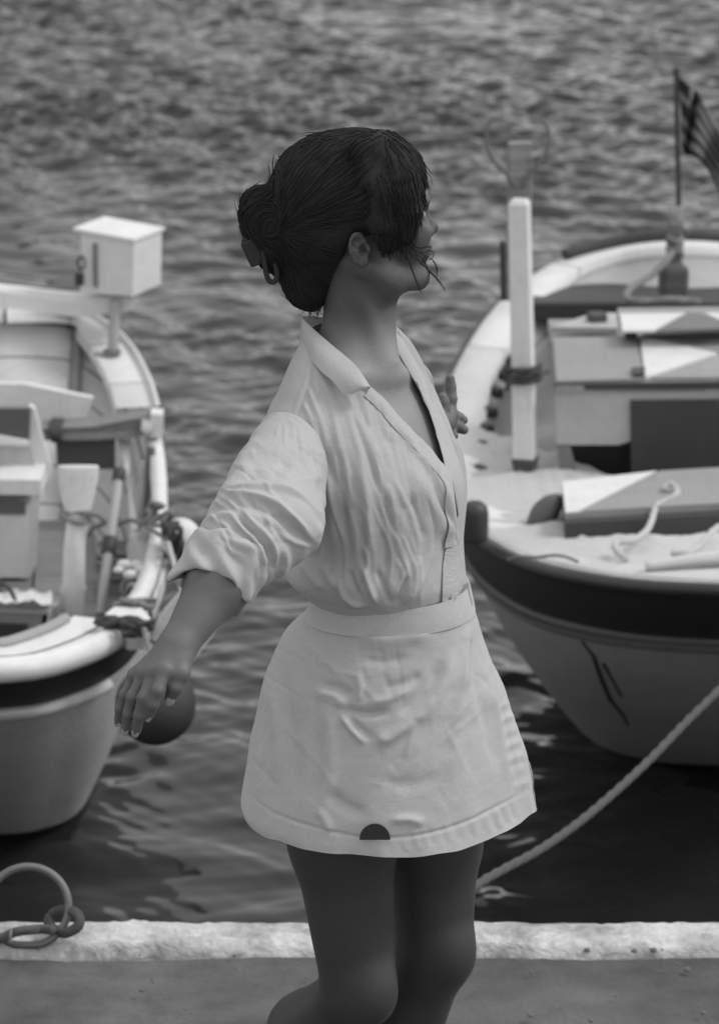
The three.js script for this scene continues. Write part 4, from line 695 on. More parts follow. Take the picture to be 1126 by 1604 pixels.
function armF(x, y, z) {
  let d = cap(x, y, z, ARM.sh, ARM.el, 0.038, 0.0405); 
  const m = ARM.el.clone().lerp(ARM.wr, 0.3); d = smin(d, cap(x, y, z, ARM.el, m, 0.0405, 0.0395), 0.02); d = smin(d, cap(x, y, z, m, ARM.wr, 0.0395, 0.0225), 0.02);
  d = smin(d, cap(x, y, z, ARM.wr, P(270, 1030, .407), 0.022, 0.021), 0.015);
  return handF(x, y, z, d);
}
function handF(x, y, z, d0) {
  let d = d0; KN.forEach((k, i) => { d = smin(d, cap(x, y, z, V(lerp(palmA.x, k.x, .15), lerp(palmA.y, k.y, .15), lerp(palmA.z, k.z, .15)), k, 0.0135, 0.0115), 0.012); });
  d = smin(d, cap(x, y, z, P(281, 1024, .405), THUMB.q[1], 0.013, 0.0112), 0.014);
  for (const f of FING) { let e = 9; for (let i = 0; i < 3; i++) e = Math.min(e, smin(e, cap(x, y, z, f.q[i], f.q[i + 1], f.r[i], f.r[i + 1]), 0.004)); d = smin(d, e, 0.0035); }
  { let e = 9; for (let i = 0; i < 3; i++) e = smin(e, cap(x, y, z, THUMB.q[i], THUMB.q[i + 1], THUMB.r[i], THUMB.r[i + 1]), 0.004); d = smin(d, e, 0.006); }
  return d;
}
// left arm reaching away behind the chest; only finger tips show beside the shirt
const LA = { sh: P(635, 605, -.16), el: P(652, 655, -.4), wr: P(684, 662, -.62) };
const LF = [{ p: [[704, 646, -.66], [707, 625, -.665], [706, 606, -.67], [705, 592, -.67]], r: [.0095, .0085, .0078, .0068] }, { p: [[706, 650, -.68], [714, 652, -.69], [720, 655, -.69], [726, 658, -.685]], r: [.009, .0082, .0076, .0068] }, { p: [[700, 660, -.67], [708, 664, -.68], [717, 669, -.675], [726, 673, -.67]], r: [.0092, .0088, .0084, .0076] }, { p: [[696, 668, -.66], [702, 674, -.665], [708, 679, -.66], [712, 683, -.655]], r: [.0085, .0078, .0072, .006] }, { p: [[690, 650, -.63], [694, 640, -.62], [694, 630, -.62], [693, 622, -.62]], r: [.011, .01, .009, .0075] }];
for (const f of LF) f.q = f.p.map(([x, y, z]) => P(x, y, z));
function leftF(x, y, z) {
  let d = smin(cap(x, y, z, LA.sh, LA.el, 0.04, 0.034), cap(x, y, z, LA.el, LA.wr, 0.034, 0.021), 0.02);
  for (const f of LF) { d = smin(d, cap(x, y, z, LA.wr, f.q[0], 0.017, 0.0115), 0.012); let e = 9; for (let i = 0; i < 3; i++) e = smin(e, cap(x, y, z, f.q[i], f.q[i + 1], f.r[i], f.r[i + 1]), 0.004); d = smin(d, e, 0.0035); }
  return d;
}
const woman = thing('person', 'woman in white shirt and short white wrap skirt, arms held out, looking right', 'person', V(-0.02, 0, 0));
{
  const yc = P(600, 800, 0).y;
  const g = [nets(upperF, V(EAR.x - 0.2, yc, -0.19), V(EAR.x + 0.22, EAR.y + 0.15, 0.21), 0.0032), nets(lowerF, V(-0.28, -0.006, -0.34), V(0.24, P(600, 950, 0).y, 0.2), 0.0065), nets(armF, V(ARM.wr.x - 0.13, P(200, 1160, .45).y, 0.03), V(ARM.sh.x + 0.07, ARM.sh.y + 0.06, 0.5), 0.0032), nets(leftF, V(0.0, LA.wr.y - 0.08, -0.74), V(0.2, LA.sh.y + 0.09, -0.09), 0.0032)];
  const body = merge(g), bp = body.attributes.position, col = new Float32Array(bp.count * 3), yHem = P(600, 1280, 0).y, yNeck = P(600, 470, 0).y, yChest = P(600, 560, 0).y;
  for (let i = 0; i < bp.count; i++) { const x = bp.getX(i), y = bp.getY(i), z = bp.getZ(i); // shade put into the leg colour, light into the chest colour; slight mottling
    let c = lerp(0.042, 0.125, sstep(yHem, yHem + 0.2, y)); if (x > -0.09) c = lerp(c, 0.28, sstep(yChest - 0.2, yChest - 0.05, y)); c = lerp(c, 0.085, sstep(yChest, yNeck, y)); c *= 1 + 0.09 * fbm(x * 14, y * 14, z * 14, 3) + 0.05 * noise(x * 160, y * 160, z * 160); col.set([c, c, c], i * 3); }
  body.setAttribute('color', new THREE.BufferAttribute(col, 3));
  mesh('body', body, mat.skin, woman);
  for (const s of [1, -1]) mesh('eye', new THREE.SphereGeometry(0.0095, 16, 12).translate(...EAR.clone().addScaledVector(fwd, 0.0715).addScaledVector(rgt, s * 0.03).add(V(0, 0.031, 0)).toArray()), mat.eye, woman);
  const nailOn = (a, b, r, out, parent = woman, w = 1) => { const g = new THREE.SphereGeometry(1, 14, 10), dir = b.clone().sub(a).normalize(), o = out.clone().addScaledVector(dir, -out.dot(dir)).normalize(), s = o.clone().cross(dir); g.scale(r * 0.95 * w, r * 0.32, r * 1.35 * w); g.applyMatrix4(new THREE.Matrix4().makeBasis(s, o, dir)); const p = b.clone().addScaledVector(dir, r * 0.15).addScaledVector(o, r * 0.78); g.translate(p.x, p.y, p.z); mesh('fingernail', g, mat.nail, parent); };
  for (const f of FING) nailOn(f.q[2], f.q[3], f.r[3] * 0.86, V(-0.25, 0.1, 1));
  nailOn(THUMB.q[2], THUMB.q[3], THUMB.r[3], V(0.25, 0.2, 1), woman, 0.85);
}

// ---- hair: a gathered mass with a twist at the back, side locks and fringe
{
  const E = (px, py, z, rx, ry, rz) => { const c = P(px, py, z); return (x, y, q) => ell(x - c.x, y - c.y, q - c.z, rx * HS, ry * HS, rz * HS); };
  const ch = (list) => { const q = list.map(([a, b, z, r]) => [P(a, b, z), r * HS]); return (x, y, z) => { let d = 9; for (let i = 0; i < q.length - 1; i++) d = Math.min(d, cap(x, y, z, q[i][0], q[i + 1][0], q[i][1], q[i + 1][1])); return d; }; };
  const crown = E(553, 302, -.002, 112, 92, 92), backM = E(500, 330, -.01, 84, 108, 86), nape = E(484, 428, -.02, 46, 58, 56), twist = E(404, 336, -.01, 30, 44, 40), twist2 = E(430, 360, -.01, 36, 66, 48), top = E(566, 262, .0, 84, 54, 78);
  const lock = ch([[596, 236, .05, 24], [628, 280, .07, 22], [640, 330, .073, 19], [634, 368, .068, 15], [612, 388, .064, 8]]), lock2 = ch([[570, 240, .055, 26], [594, 300, .077, 22], [600, 350, .078, 19], [604, 378, .071, 9]]);
  const fr = ch([[590, 232, .03, 24], [630, 252, .03, 24], [650, 285, .025, 16], [656, 312, .018, 8]]), fr2 = ch([[600, 228, -.02, 22], [640, 256, -.03, 22], [655, 290, -.03, 14]]), fr3 = ch([[628, 262, .05, 19], [648, 300, .055, 13], [650, 330, .05, 9], [648, 352, .045, 5]]);
  const lock3 = ch([[580, 318, .072, 14], [588, 350, .073, 12], [592, 372, .07, 9], [597, 388, .066, 5]]);
  const earC = P(563, 381, .07), hairF = (x, y, z) => {
    let d = smin(crown(x, y, z), backM(x, y, z), 0.03); d = smin(d, top(x, y, z), 0.02); d = smin(d, nape(x, y, z), 0.03); d = smin(d, twist2(x, y, z), 0.02);
    // cleared for face and ear
    const dx = x - EAR.x, dz = z - EAR.z, a = dx * fwd.x + dz * fwd.z, b = y - EAR.y;
    d = smax(d, Math.max(0.03 - (-a) > 0 ? a - 0.062 + Math.max(0, b - 0.075) * -2 : -1, -1), 0.012);
    d = smax(d, (a + 0.034) - 0.75 * Math.max(0, b - 0.004) * 4, 0.01);
    d = smin(d, smin(smin(lock(x, y, z), lock2(x, y, z), 0.014), lock3(x, y, z), 0.012), 0.01); d = smin(d, fr(x, y, z), 0.012); d = smin(d, fr2(x, y, z), 0.012); d = smin(d, fr3(x, y, z), 0.008);
    d = smin(d, twist(x, y, z), 0.014);
    d = smax(d, -ell(x - earC.x, y - earC.y, z - earC.z - 0.01, 0.0145, 0.0185, 0.03), 0.006);
    if (Math.abs(d) < 0.02) { const ang = Math.atan2(y - P(0, 350, 0).y, x - P(420, 0, 0).x - 0), rr = Math.hypot(x - P(420, 350, 0).x, y - P(420, 350, 0).y); d += 0.0003 * Math.sin(ang * 120 + 9 * noise(x * 20, y * 20, z * 9) + rr * 25) + 0.0028 * fbm(x * 24, y * 24, z * 24, 2); }
    return d;
  };
  const g = nets(hairF, V(P(360, 0, 0).x, P(0, 500, 0).y, -0.12), V(P(680, 0, 0).x, P(0, 190, 0).y, 0.125), 0.0029);
  const hair = mesh('hair', g, mat.hair, woman);
  // loose strands: fringe tips, wisps across the cheek and mouth, frizz on the twist, nape
  const S = [], r = mulberry(21), st = (list, w = 0.0007, w1 = 0.0003) => S.push(tube(list.map(([a, b, z]) => P(a, b, z)), w, { r1: w1, sides: 5, n: 26 }));
  const wisp = [[[640, 395, .06], [655, 408, .055], [672, 424, .045], [684, 436, .03], [692, 446, .02], [697, 454, .015]], [[634, 392, .065], [644, 420, .063], [652, 440, .058], [660, 459, .05]], [[645, 388, .055], [662, 396, .04], [673, 392, .03], [679, 398, .025], [674, 407, .03], [664, 402, .035]], [[640, 380, .06], [657, 389, .045], [669, 387, .035], [676, 388, .03]], [[656, 400, .045], [667, 414, .035], [671, 430, .03], [668, 446, .033]], [[660, 398, .04], [676, 406, .028], [684, 420, .02], [684, 434, .02]], [[650, 330, .05], [658, 342, .045], [655, 358, .05], [648, 375, .055]], [[646, 326, .05], [661, 333, .035], [659, 350, .042], [652, 368, .05], [650, 385, .052]], [[640, 322, .06], [655, 330, .045], [648, 345, .05], [643, 365, .058]], [[660, 300, .02], [664, 312, .015], [667, 322, .01]], [[652, 296, .03], [660, 312, .025], [664, 320, .02]]];
  wisp.forEach((w, i) => { st(w, i === 0 ? 0.001 : 0.0006, i === 0 ? 0.0006 : 0.0003); if (i < 9) for (let k = 0; k < 3; k++) { const ox = (r() - .5) * 7, oy = (r() - .5) * 5; st(w.map(([a, b, z], j) => [a + ox * j * 0.4, b + oy * j * 0.4, z]), 0.0004, 0.0002); } });
  // combed strands traced over the mass: back to the clip, down over the brow and cheek, round the twist
  { const gp = g.attributes.position, B = P(425, 352, 0), grad = (p) => { const e = 0.0012, a = hairF(p.x + e, p.y, p.z) - hairF(p.x - e, p.y, p.z), b = hairF(p.x, p.y + e, p.z) - hairF(p.x, p.y - e, p.z), c = hairF(p.x, p.y, p.z + e) - hairF(p.x, p.y, p.z - e); return V(a, b, c).normalize(); };
    let made = 0; while (made < 1500) {
      const p = V().fromBufferAttribute(gp, Math.floor(r() * gp.count)), q0 = toPx(p); if (p.z < -0.06) continue;
      if (Math.hypot(q0[0] - 562, q0[1] - 375) < 34) continue;
      const pts = [], n = 9 + Math.floor(r() * 9), fly = r() < 0.2, wob = (r() - .5) * 0.5; let lift = 0.0004 + 0.0012 * r();
      for (let k = 0; k < n; k++) {
        const [x, y] = toPx(p), front = sstep(575, 612, x + (y - 250) * 0.16) * (p.z > -0.03 ? 1 : 0.4), bun = sstep(452, 424, x) * sstep(410, 390, y), toB = B.clone().sub(p).setZ(0).normalize();
        let d = toB.clone(); d.lerp(V(0.28 - 0.5 * sstep(330, 390, y), -1, 0.1), front); if (bun > 0) d.lerp(V(-toB.y, toB.x, 0.5 * Math.sin(y * 0.1)), bun);
        d.x += wob * 0.4; d.y += 0.25 * wob; const nn = grad(p); d.addScaledVector(nn, -d.dot(nn)).normalize();
        if (fly && k > n * 0.55) { lift += 0.0016; d.y -= front * 0.2; }
        if (k === 0) { p.addScaledVector(nn, lift - hairF(p.x, p.y, p.z)); } pts.push(p.clone());
        p.addScaledVector(d, 0.0052); p.addScaledVector(nn, clamp(lift - hairF(p.x, p.y, p.z), -0.004, 0.004));
        const e = toPx(p); if (Math.hypot(e[0] - 562, e[1] - 376) < 30 || (e[1] > 404 && e[0] > 520) || (e[0] > 666 && e[1] > 318)) break;
      }
      made++; if (pts.length > 5) S.push(tube(pts, 0.0009 + 0.0005 * r(), { r1: 0.0003, sides: 4, n: pts.length * 2, cap: false }));
    } }
  for (let i = 0; i < 46; i++) { const a = 2.1 + r() * 1.9, x0 = 404 + 24 * Math.cos(a), y0 = 332 - 38 * Math.sin(a), k = 4 + 9 * r() * r(), t = r() < .5 ? 1 : -1, zz = (r() - .5) * .06 - .01; st([[x0, y0, zz], [x0 + t * k * .7 * Math.sin(a) + k * .5 * Math.cos(a), y0 + t * k * .7 * Math.cos(a) - k * .5 * Math.sin(a), zz], [x0 + t * k * 1.5 * Math.sin(a) + k * .55 * Math.cos(a), y0 + t * k * 1.5 * Math.cos(a) - k * .55 * Math.sin(a), zz], [x0 + t * k * 2 * Math.sin(a) + k * .2 * Math.cos(a), y0 + t * k * 2 * Math.cos(a) - k * .2 * Math.sin(a), zz]], 0.0007, 0.0004); }
  for (let i = 0; i < 64; i++) { const x0 = 600 + 52 * r(), y0 = 368 + 18 * r(), c = (r() - .3) * 16; st([[x0 - 3, y0 - 26, .074], [x0, y0, .071], [x0 + c * .4, y0 + 10, .068], [x0 + c, y0 + 16 + 14 * r(), .062]], 0.0006, 0.0003); }
  for (let i = 0; i < 26; i++) { const x0 = 640 + 22 * r(), y0 = 292 + 16 * r(); st([[x0 - 6, y0 - 24, .02 + .03 * r()], [x0, y0, .02 + .035 * r()], [x0 + 4 + 3 * r(), y0 + 14, .02 + .03 * r()], [Math.min(668, x0 + 6 + 6 * r()), y0 + 22 + 10 * r(), .015 + .03 * r()]], 0.0008, 0.0003); }
  for (let i = 0; i < 40; i++) { const x0 = 480 + r() * 110, y0 = 211 + Math.pow((x0 - 565) / 100, 2) * 20, dx = 14 + 20 * r(); st([[x0 - dx, y0 + 6, (r() - .5) * .05], [x0, y0 - 3 - 8 * r() * r(), (r() - .5) * .05], [x0 + dx, y0 + 4, (r() - .5) * .05]], 0.0004, 0.0002); }
  for (let i = 0; i < 26; i++) { const x0 = 476 + r() * 28, y0 = 470 + r() * 8; st([[x0, y0, .01 * r()], [x0 + (r() - .5) * 14, y0 + 8, .01], [x0 + (r() - .5) * 26, y0 + 14 + 12 * r(), .015]], 0.0005, 0.0003); }
  mesh('loose_strand', merge(S), mat.strand, hair).userData.kind = 'stuff';
  // claw clip: hinge plate and an arched jaw
  const clip = mesh('hair_clip', box(25 * HS, 43 * HS, 0.05, P(397, 391, -.005), { rz: 0.42, r: 0.004 }), mat.matteBlack, woman);
  mesh('clip_tooth', box(10 * HS, 22 * HS, 0.04, P(388, 380, -.005), { rz: 0.42, r: 0.002 }), mat.matteBlack, clip);
  for (const z of [-.03, .02]) mesh('clip_jaw', tube([P(412, 392, z), P(415, 415, z), P(418, 432, z), P(423, 441, z), P(431, 441, z), P(434, 430, z), P(431, 412, z), P(430, 400, z)], 0.0036, { sides: 10 }), mat.matteBlack, clip);
}

// ---- clothes: measured sections with pressed, pulled and rumpled folds
// fold: line of points (px), width (px), height (m), kind 0 ridge, 1 step (a lap, high on its left)
function foldField(list) {
  const F = list.map(([pts, w, h, kind = 0]) => ({ pts, w, h, kind, x0: Math.min(...pts.map(p => p[0])) - 3 * w, x1: Math.max(...pts.map(p => p[0])) + 3 * w, y0: Math.min(...pts.map(p => p[1])) - 3 * w, y1: Math.max(...pts.map(p => p[1])) + 3 * w }));
  F.forEach(f => { const c = new THREE.CatmullRomCurve3(f.pts.map(p => V(p[0], p[1], 0)), false, 'centripetal'); f.q = c.getPoints(Math.max(8, f.pts.length * 6)); });
  return (px, py) => { let s = 0; for (const f of F) { if (px < f.x0 || px > f.x1 || py < f.y0 || py > f.y1) continue; let best = 1e9, side = 1, tt = 0; const n = f.q.length;
    for (let i = 0; i < n - 1; i++) { const a = f.q[i], b = f.q[i + 1], bx = b.x - a.x, by = b.y - a.y, t = clamp(((px - a.x) * bx + (py - a.y) * by) / (bx * bx + by * by + 1e-9), 0, 1), dx = px - a.x - bx * t, dy = py - a.y - by * t, d = dx * dx + dy * dy; if (d < best) { best = d; side = bx * dy - by * dx > 0 ? 1 : -1; tt = (i + t) / (n - 1); } }
    const d = Math.sqrt(best), e = Math.min(1, Math.sin(Math.PI * clamp(tt, 0.02, 0.98)) * 1.6); if (f.kind === 0) s += f.h * e * Math.exp(-d * d / (f.w * f.w)); else { const u = side * d / f.w; s += f.h * e * (u > 0 ? 1 : Math.exp(-u * u * 6) ) * Math.exp(-Math.max(0, u) * 0.55 - (u < 0 ? 0 : 0)); } }
    return s; };
}
// push the points of a sheet out along its own normals by the fold height
function rumple(rows, fold, { closed = false, fine = 0.0008, sgn = 1, seed = 0, both = 0.35 } = {}) {
  const n = rows.length, m = rows[0].length, out = [];
  for (let i = 0; i < n; i++) { out.push([]); for (let j = 0; j < m; j++) {
    const a = rows[Math.max(0, i - 1)][j], b = rows[Math.min(n - 1, i + 1)][j], c = rows[i][closed ? (j - 1 + m) % m : Math.max(0, j - 1)], d = rows[i][closed ? (j + 1) % m : Math.min(m - 1, j + 1)], p = rows[i][j], nn = d.clone().sub(c).cross(b.clone().sub(a)).normalize().multiplyScalar(sgn);
    const front = sstep(-0.15, 0.35, nn.z), q = toPx(p); let h = front > 0 ? front * fold(q[0], q[1]) : 0;
    h += fine * fbm(p.x * 22 + seed, p.y * 13, p.z * 22, 4) + (1 - front) * both * 0.008 * fbm(p.x * 9, p.y * 6, p.z * 9 + seed, 3);
    out[i].push(p.clone().addScaledVector(nn, h));
  } }
  return out;
}
// two-sided cloth: the sheet and its inner face, joined along the edges
function cloth(rows, th, { closed = false, sgn = 1 } = {}) {
  const n = rows.length, m = rows[0].length, inner = rows.map((r, i) => r.map((p, j) => { const a = rows[Math.max(0, i - 1)][j], b = rows[Math.min(n - 1, i + 1)][j], c = r[closed ? (j - 1 + m) % m : Math.max(0, j - 1)], d = r[closed ? (j + 1) % m : Math.min(m - 1, j + 1)]; return p.clone().addScaledVector(d.clone().sub(c).cross(b.clone().sub(a)).normalize(), -th * sgn); }));
  const L = [loft(rows, { closed, flip: sgn < 0 }), loft(inner, { closed, flip: sgn > 0 }), loft([rows[0], inner[0]], { closed }), loft([rows[n - 1], inner[n - 1]], { closed })];
  if (!closed) L.push(loft([rows.map(r => r[0]), inner.map(r => r[0])]), loft([rows.map(r => r[m - 1]), inner.map(r => r[m - 1])]));
  return merge(L);
}
const lin = (pts, y) => { let i = 0; while (i < pts.length - 2 && y > pts[i + 1][0]) i++; const t = clamp((y - pts[i][0]) / (pts[i + 1][0] - pts[i][0]), 0, 1); return lerp(pts[i][1], pts[i + 1][1], t); };
const fineFolds = (seed, n, gen) => { const r = mulberry(seed); return Array.from({ length: n }, () => gen(r)); };
const shirtFolds = foldField([
  ...fineFolds(3, 90, (r) => { const u = r(), y = 610 + 300 * r(), x = lerp(505, 690, u), L = 25 + 75 * r(), sl = 0.12 + 0.22 * (1 - Math.abs(y - 760) / 200) + (r() - .5) * .3; return [[[x - sl * L, y - L], [x + (r() - .5) * 5, y], [x + sl * L * (y > 820 ? -.3 : 1), y + L]], 1.8 + 3 * r(), (r() < .6 ? 1 : -1) * (0.0008 + 0.0016 * r())]; }),
  [[[494, 573], [480, 612], [464, 655]], 3.5, -.0022], [[[489, 570], [476, 608], [459, 652]], 4, .0016],                  // yoke seam
  [[[490, 588], [500, 622], [507, 665], [511, 715]], 5, .0045], [[[482, 605], [494, 640], [503, 682]], 4, .0035], [[[474, 628], [488, 660], [500, 705]], 4, .003], [[[497, 580], [512, 612], [524, 660], [530, 720]], 6, .004],
  [[[497, 605], [506, 650], [514, 700]], 4, -.003],
  [[[540, 622], [548, 660], [566, 720], [576, 780], [582, 830]], 8, .0042], [[[520, 650], [535, 710], [548, 780], [556, 850], [560, 900]], 8, .0045], [[[560, 640], [582, 700], [604, 760], [622, 830], [634, 890], [642, 930]], 8, .005], [[[555, 690], [566, 750], [578, 830], [590, 905]], 6, .004],
  [[[600, 690], [620, 745], [632, 800]], 9, .004], [[[530, 700], [538, 770], [540, 840]], 5, -.003], [[[590, 700], [606, 780], [620, 850], [628, 905]], 5, -.0036], [[[514, 740], [520, 800], [526, 870]], 8, .004],
  [[[640, 720], [664, 770], [690, 815], [702, 850]], 10, .005], [[[618, 660], [650, 706], [684, 748], [702, 790], [708, 850]], 5, .0045], [[[640, 770], [655, 810], [664, 850]], 6, -.004],
  [[[566, 880], [576, 915], [592, 950]], 5, .006], [[[590, 890], [604, 925], [612, 950]], 5, -.005], [[[655, 868], [648, 905], [632, 950]], 6, .006], [[[640, 900], [628, 925], [618, 952]], 5, -.0045], [[[680, 850], [664, 900], [642, 945]], 5, .004], [[[622, 872], [628, 905], [618, 940]], 4, .004],
  [[[532, 905], [537, 930], [552, 944], [574, 949]], 4, .007], [[[545, 890], [556, 920], [566, 940]], 5, -.005], [[[505, 880], [515, 905], [530, 925]], 6, .004], [[[570, 850], [575, 880], [570, 915]], 4, .0045],
  [[[500, 800], [500, 850], [495, 890]], 6, -.004], [[[470, 880], [490, 905], [510, 925]], 7, .005]]);
// openings of the shirt front: near edge and far edge (x by level)
const nearX = [[500, 470], [515, 486], [536, 506], [556, 530], [576, 552], [590, 566], [605, 582], [625, 601], [650, 621], [690, 657], [720, 682], [750, 706], [760, 712]];
const farX = [[500, 607], [518, 609], [540, 617], [575, 638], [610, 658], [640, 673], [680, 688], [710, 697], [735, 703], [755, 711], [760, 712.5]];
{
  const shirt = new THREE.Group(); shirt.name = 'shirt'; woman.add(shirt);
  const upper = [], lower = [], M1 = 300; // open part above, closed ring below
  const edgeA = (s, x) => Math.acos(clamp((x - s.xc) / s.hx, -0.999, 0.999));
  const ptA = (s, a, py) => V(s.xc + s.hx * Math.cos(a), s.y, s.zc + s.al * Math.cos(a) + s.be * Math.sin(a));
  const worldX = (px, s) => P(px, 802, s.zc + s.be * 0.8).x;
  const pxAt = (px, py, zz) => P(px, py, zz).x;
  for (let py = 512; py <= 962; py += 1.5) {
    const s = sect(py), k = sstep(735, 800, py), nx = py < 758 ? lin(nearX, py) : 711.5 + 6 * sstep(758, 860, py), n0 = edgeA(s, pxAt(nx, py, s.zc + s.be * 0.85)), f1 = edgeA(s, pxAt(lin(farX, Math.min(py, 758)), py, s.zc + s.be * 0.6)), f0 = lerp(Math.min(f1, n0), n0, k);
    upper.push(Array.from({ length: M1 }, (_, j) => ptA(s, lerp(n0, f0 + 2 * Math.PI, j / (M1 - 1)), py)));
  }
  const rows = rumple(upper, shirtFolds, { sgn: 1, fine: 0.0013 });
  mesh('shirt_body', cloth(rows, 0.0012, { sgn: 1 }), mat.shirt, shirt);
  // front band along the near edge, then down to the waist
  const on = (px, py, lift) => { const s = sectAt(P(px, py, .08).y), x = P(px, py, s.zc + s.be * 0.7).x, a = edgeA(s, x), p = ptA(s, a, py); const n = V(Math.cos(a) / s.hx, 0, Math.sin(a) / s.be).normalize(); return p.addScaledVector(V(n.x, 0, n.z), lift + Math.max(-0.001, shirtFolds(px, py))); };
  const band = (list, w, name, lift = 0.004) => { const c = list.map(([x, y]) => V(x, y, 0)), q = new THREE.CatmullRomCurve3(c, false, 'centripetal').getPoints(90), R = q.map((p, i) => { const t = q[Math.min(90, i + 1)].clone().sub(q[Math.max(0, i - 1)]).normalize(); return Array.from({ length: 9 }, (_, k) => { const o = (k / 8) * w, l = lift * (0.55 + 0.45 * Math.sin(Math.PI * clamp(k / 8, 0.06, .94))) + 0.0006 * noise(i * 0.3, k); return on(p.x - t.y * -o * 0 - Math.abs(t.y) * o, p.y + t.x * o, l); }); }); return mesh(name, cloth(R, 0.0012), mat.shirt, shirt); };
  band([[580, 607], [601, 628], [621, 652], [657, 692], [682, 722], [704, 752], [710, 790], [712, 830], [709, 860]], 15, 'placket', 0.0055);
  band([[722, 866], [718, 885], [717, 910], [716, 945]], 26, 'placket', 0.005);
  for (const [x, y] of [[703, 936]]) { const p = on(x, y, 0.008); mesh('button', new THREE.CylinderGeometry(0.0048, 0.0048, 0.002, 18).rotateX(Math.PI / 2).rotateY(0.6).translate(p.x, p.y, p.z), mat.white, shirt); }
  // collar: near leaf, back, far leaf
  const inner = [[581, 606, .105], [560, 576, .1], [540, 556, .085], [515, 536, .062], [490, 514, .035], [473, 498, .0], [482, 494, -.05], [520, 496, -.085], [565, 504, -.085], [600, 512, -.062], [609, 518, -.045], [618, 540, -.03], [634, 566, -.02]];
  const outer = [[569, 611, .118], [541, 618, .118], [522, 598, .112], [503, 582, .098], [486, 563, .075], [471, 541, .012], [474, 534, -.065], [515, 535, -.112], [570, 545, -.112], [615, 535, -.085], [626, 524, -.07], [645, 553, -.06], [659, 577, -.05]];
  const ic = spline(inner.map(a => P(...a)), 120), oc = spline(outer.map(a => P(...a)), 120);
  oc[0] = P(569, 611, .118);
  const crow = []; for (let k = 0; k <= 12; k++) { const t = k / 12; crow.push(ic.map((p, i) => { const v = p.clone().lerp(oc[i], t); v.z += 0.006 * Math.sin(Math.PI * t) * (p.z > 0 ? 1 : -0.4); v.y += 0.004 * Math.sin(Math.PI * t); return v; })); }
  mesh('collar', cloth(rumple(crow, () => 0, { fine: 0.0012, both: 0 }), 0.0022), mat.shirt, shirt);
  // far lapel folded back along the far edge
  const lap = [[611, 522, 14], [622, 548, 18], [640, 580, 18], [660, 615, 15], [676, 648, 16], [690, 684, 22], [700, 715, 26], [708, 745, 19], [713, 775, 12], [717, 810, 3]];
  const lr = []; { const a = spline(lap.map(([x, y, w]) => V(x, y, w)), 70); for (let k = 0; k <= 12; k++) lr.push(a.map(p => { const t = k / 12; return onChest(p.x + p.z * t, p.y - 2 * t, -0.005 - 0.004 * Math.sin(Math.PI * t)); })); }
  mesh('lapel', cloth(rumple(lr, () => 0, { fine: 0.0012, both: 0 }), 0.0015), mat.shirt, shirt);

  // right sleeve
  const SL = [ // centre px, depth, half width (px), half depth (m)
    [463, 677, .055, 52, .062], [459, 690, .082, 60, .068], [450, 722, .125, 70, .074], [438, 757, .17, 77, .076], [430, 790, .215, 84, .078], [422, 812, .24, 88, .078], [405, 832, .262, 82, .074], [385, 855, .28, 74, .068], [367, 875, .298, 66, .06], [352, 892, .313, 59, .054], [346, 898, .318, 57, .052]];
  const sc = SL.map(([x, y, z]) => P(x, y, z)), curve = new THREE.CatmullRomCurve3(sc, false, 'centripetal'), NS = 150, MS = 180, srows = [];
  for (let i = 0; i <= NS; i++) {
    const t = i / NS, c = curve.getPoint(t), f = t * (SL.length - 1), k = Math.min(SL.length - 2, Math.floor(f)), u = f - k, us = u * u * (3 - 2 * u), hw = lerp(SL[k][3], SL[k + 1][3], us) / 1180, hd = lerp(SL[k][4], SL[k + 1][4], us);
    const tan = V(-0.5, -0.62, 0.58).normalize().lerp(V(-0.42, -0.66, 0.62).normalize(), t).normalize(), ax1 = V(0.83, -0.52 * lerp(0.9, 1.1, t), 0); ax1.addScaledVector(tan, -ax1.dot(tan)).normalize(); const ax2 = ax1.clone().cross(tan).normalize(); if (ax2.z < 0) ax2.negate();
    srows.push(Array.from({ length: MS }, (_, j) => { const a = j / MS * 2 * Math.PI; return c.clone().addScaledVector(ax1, hw * Math.cos(a)).addScaledVector(ax2, hd * Math.sin(a)); }));
  }
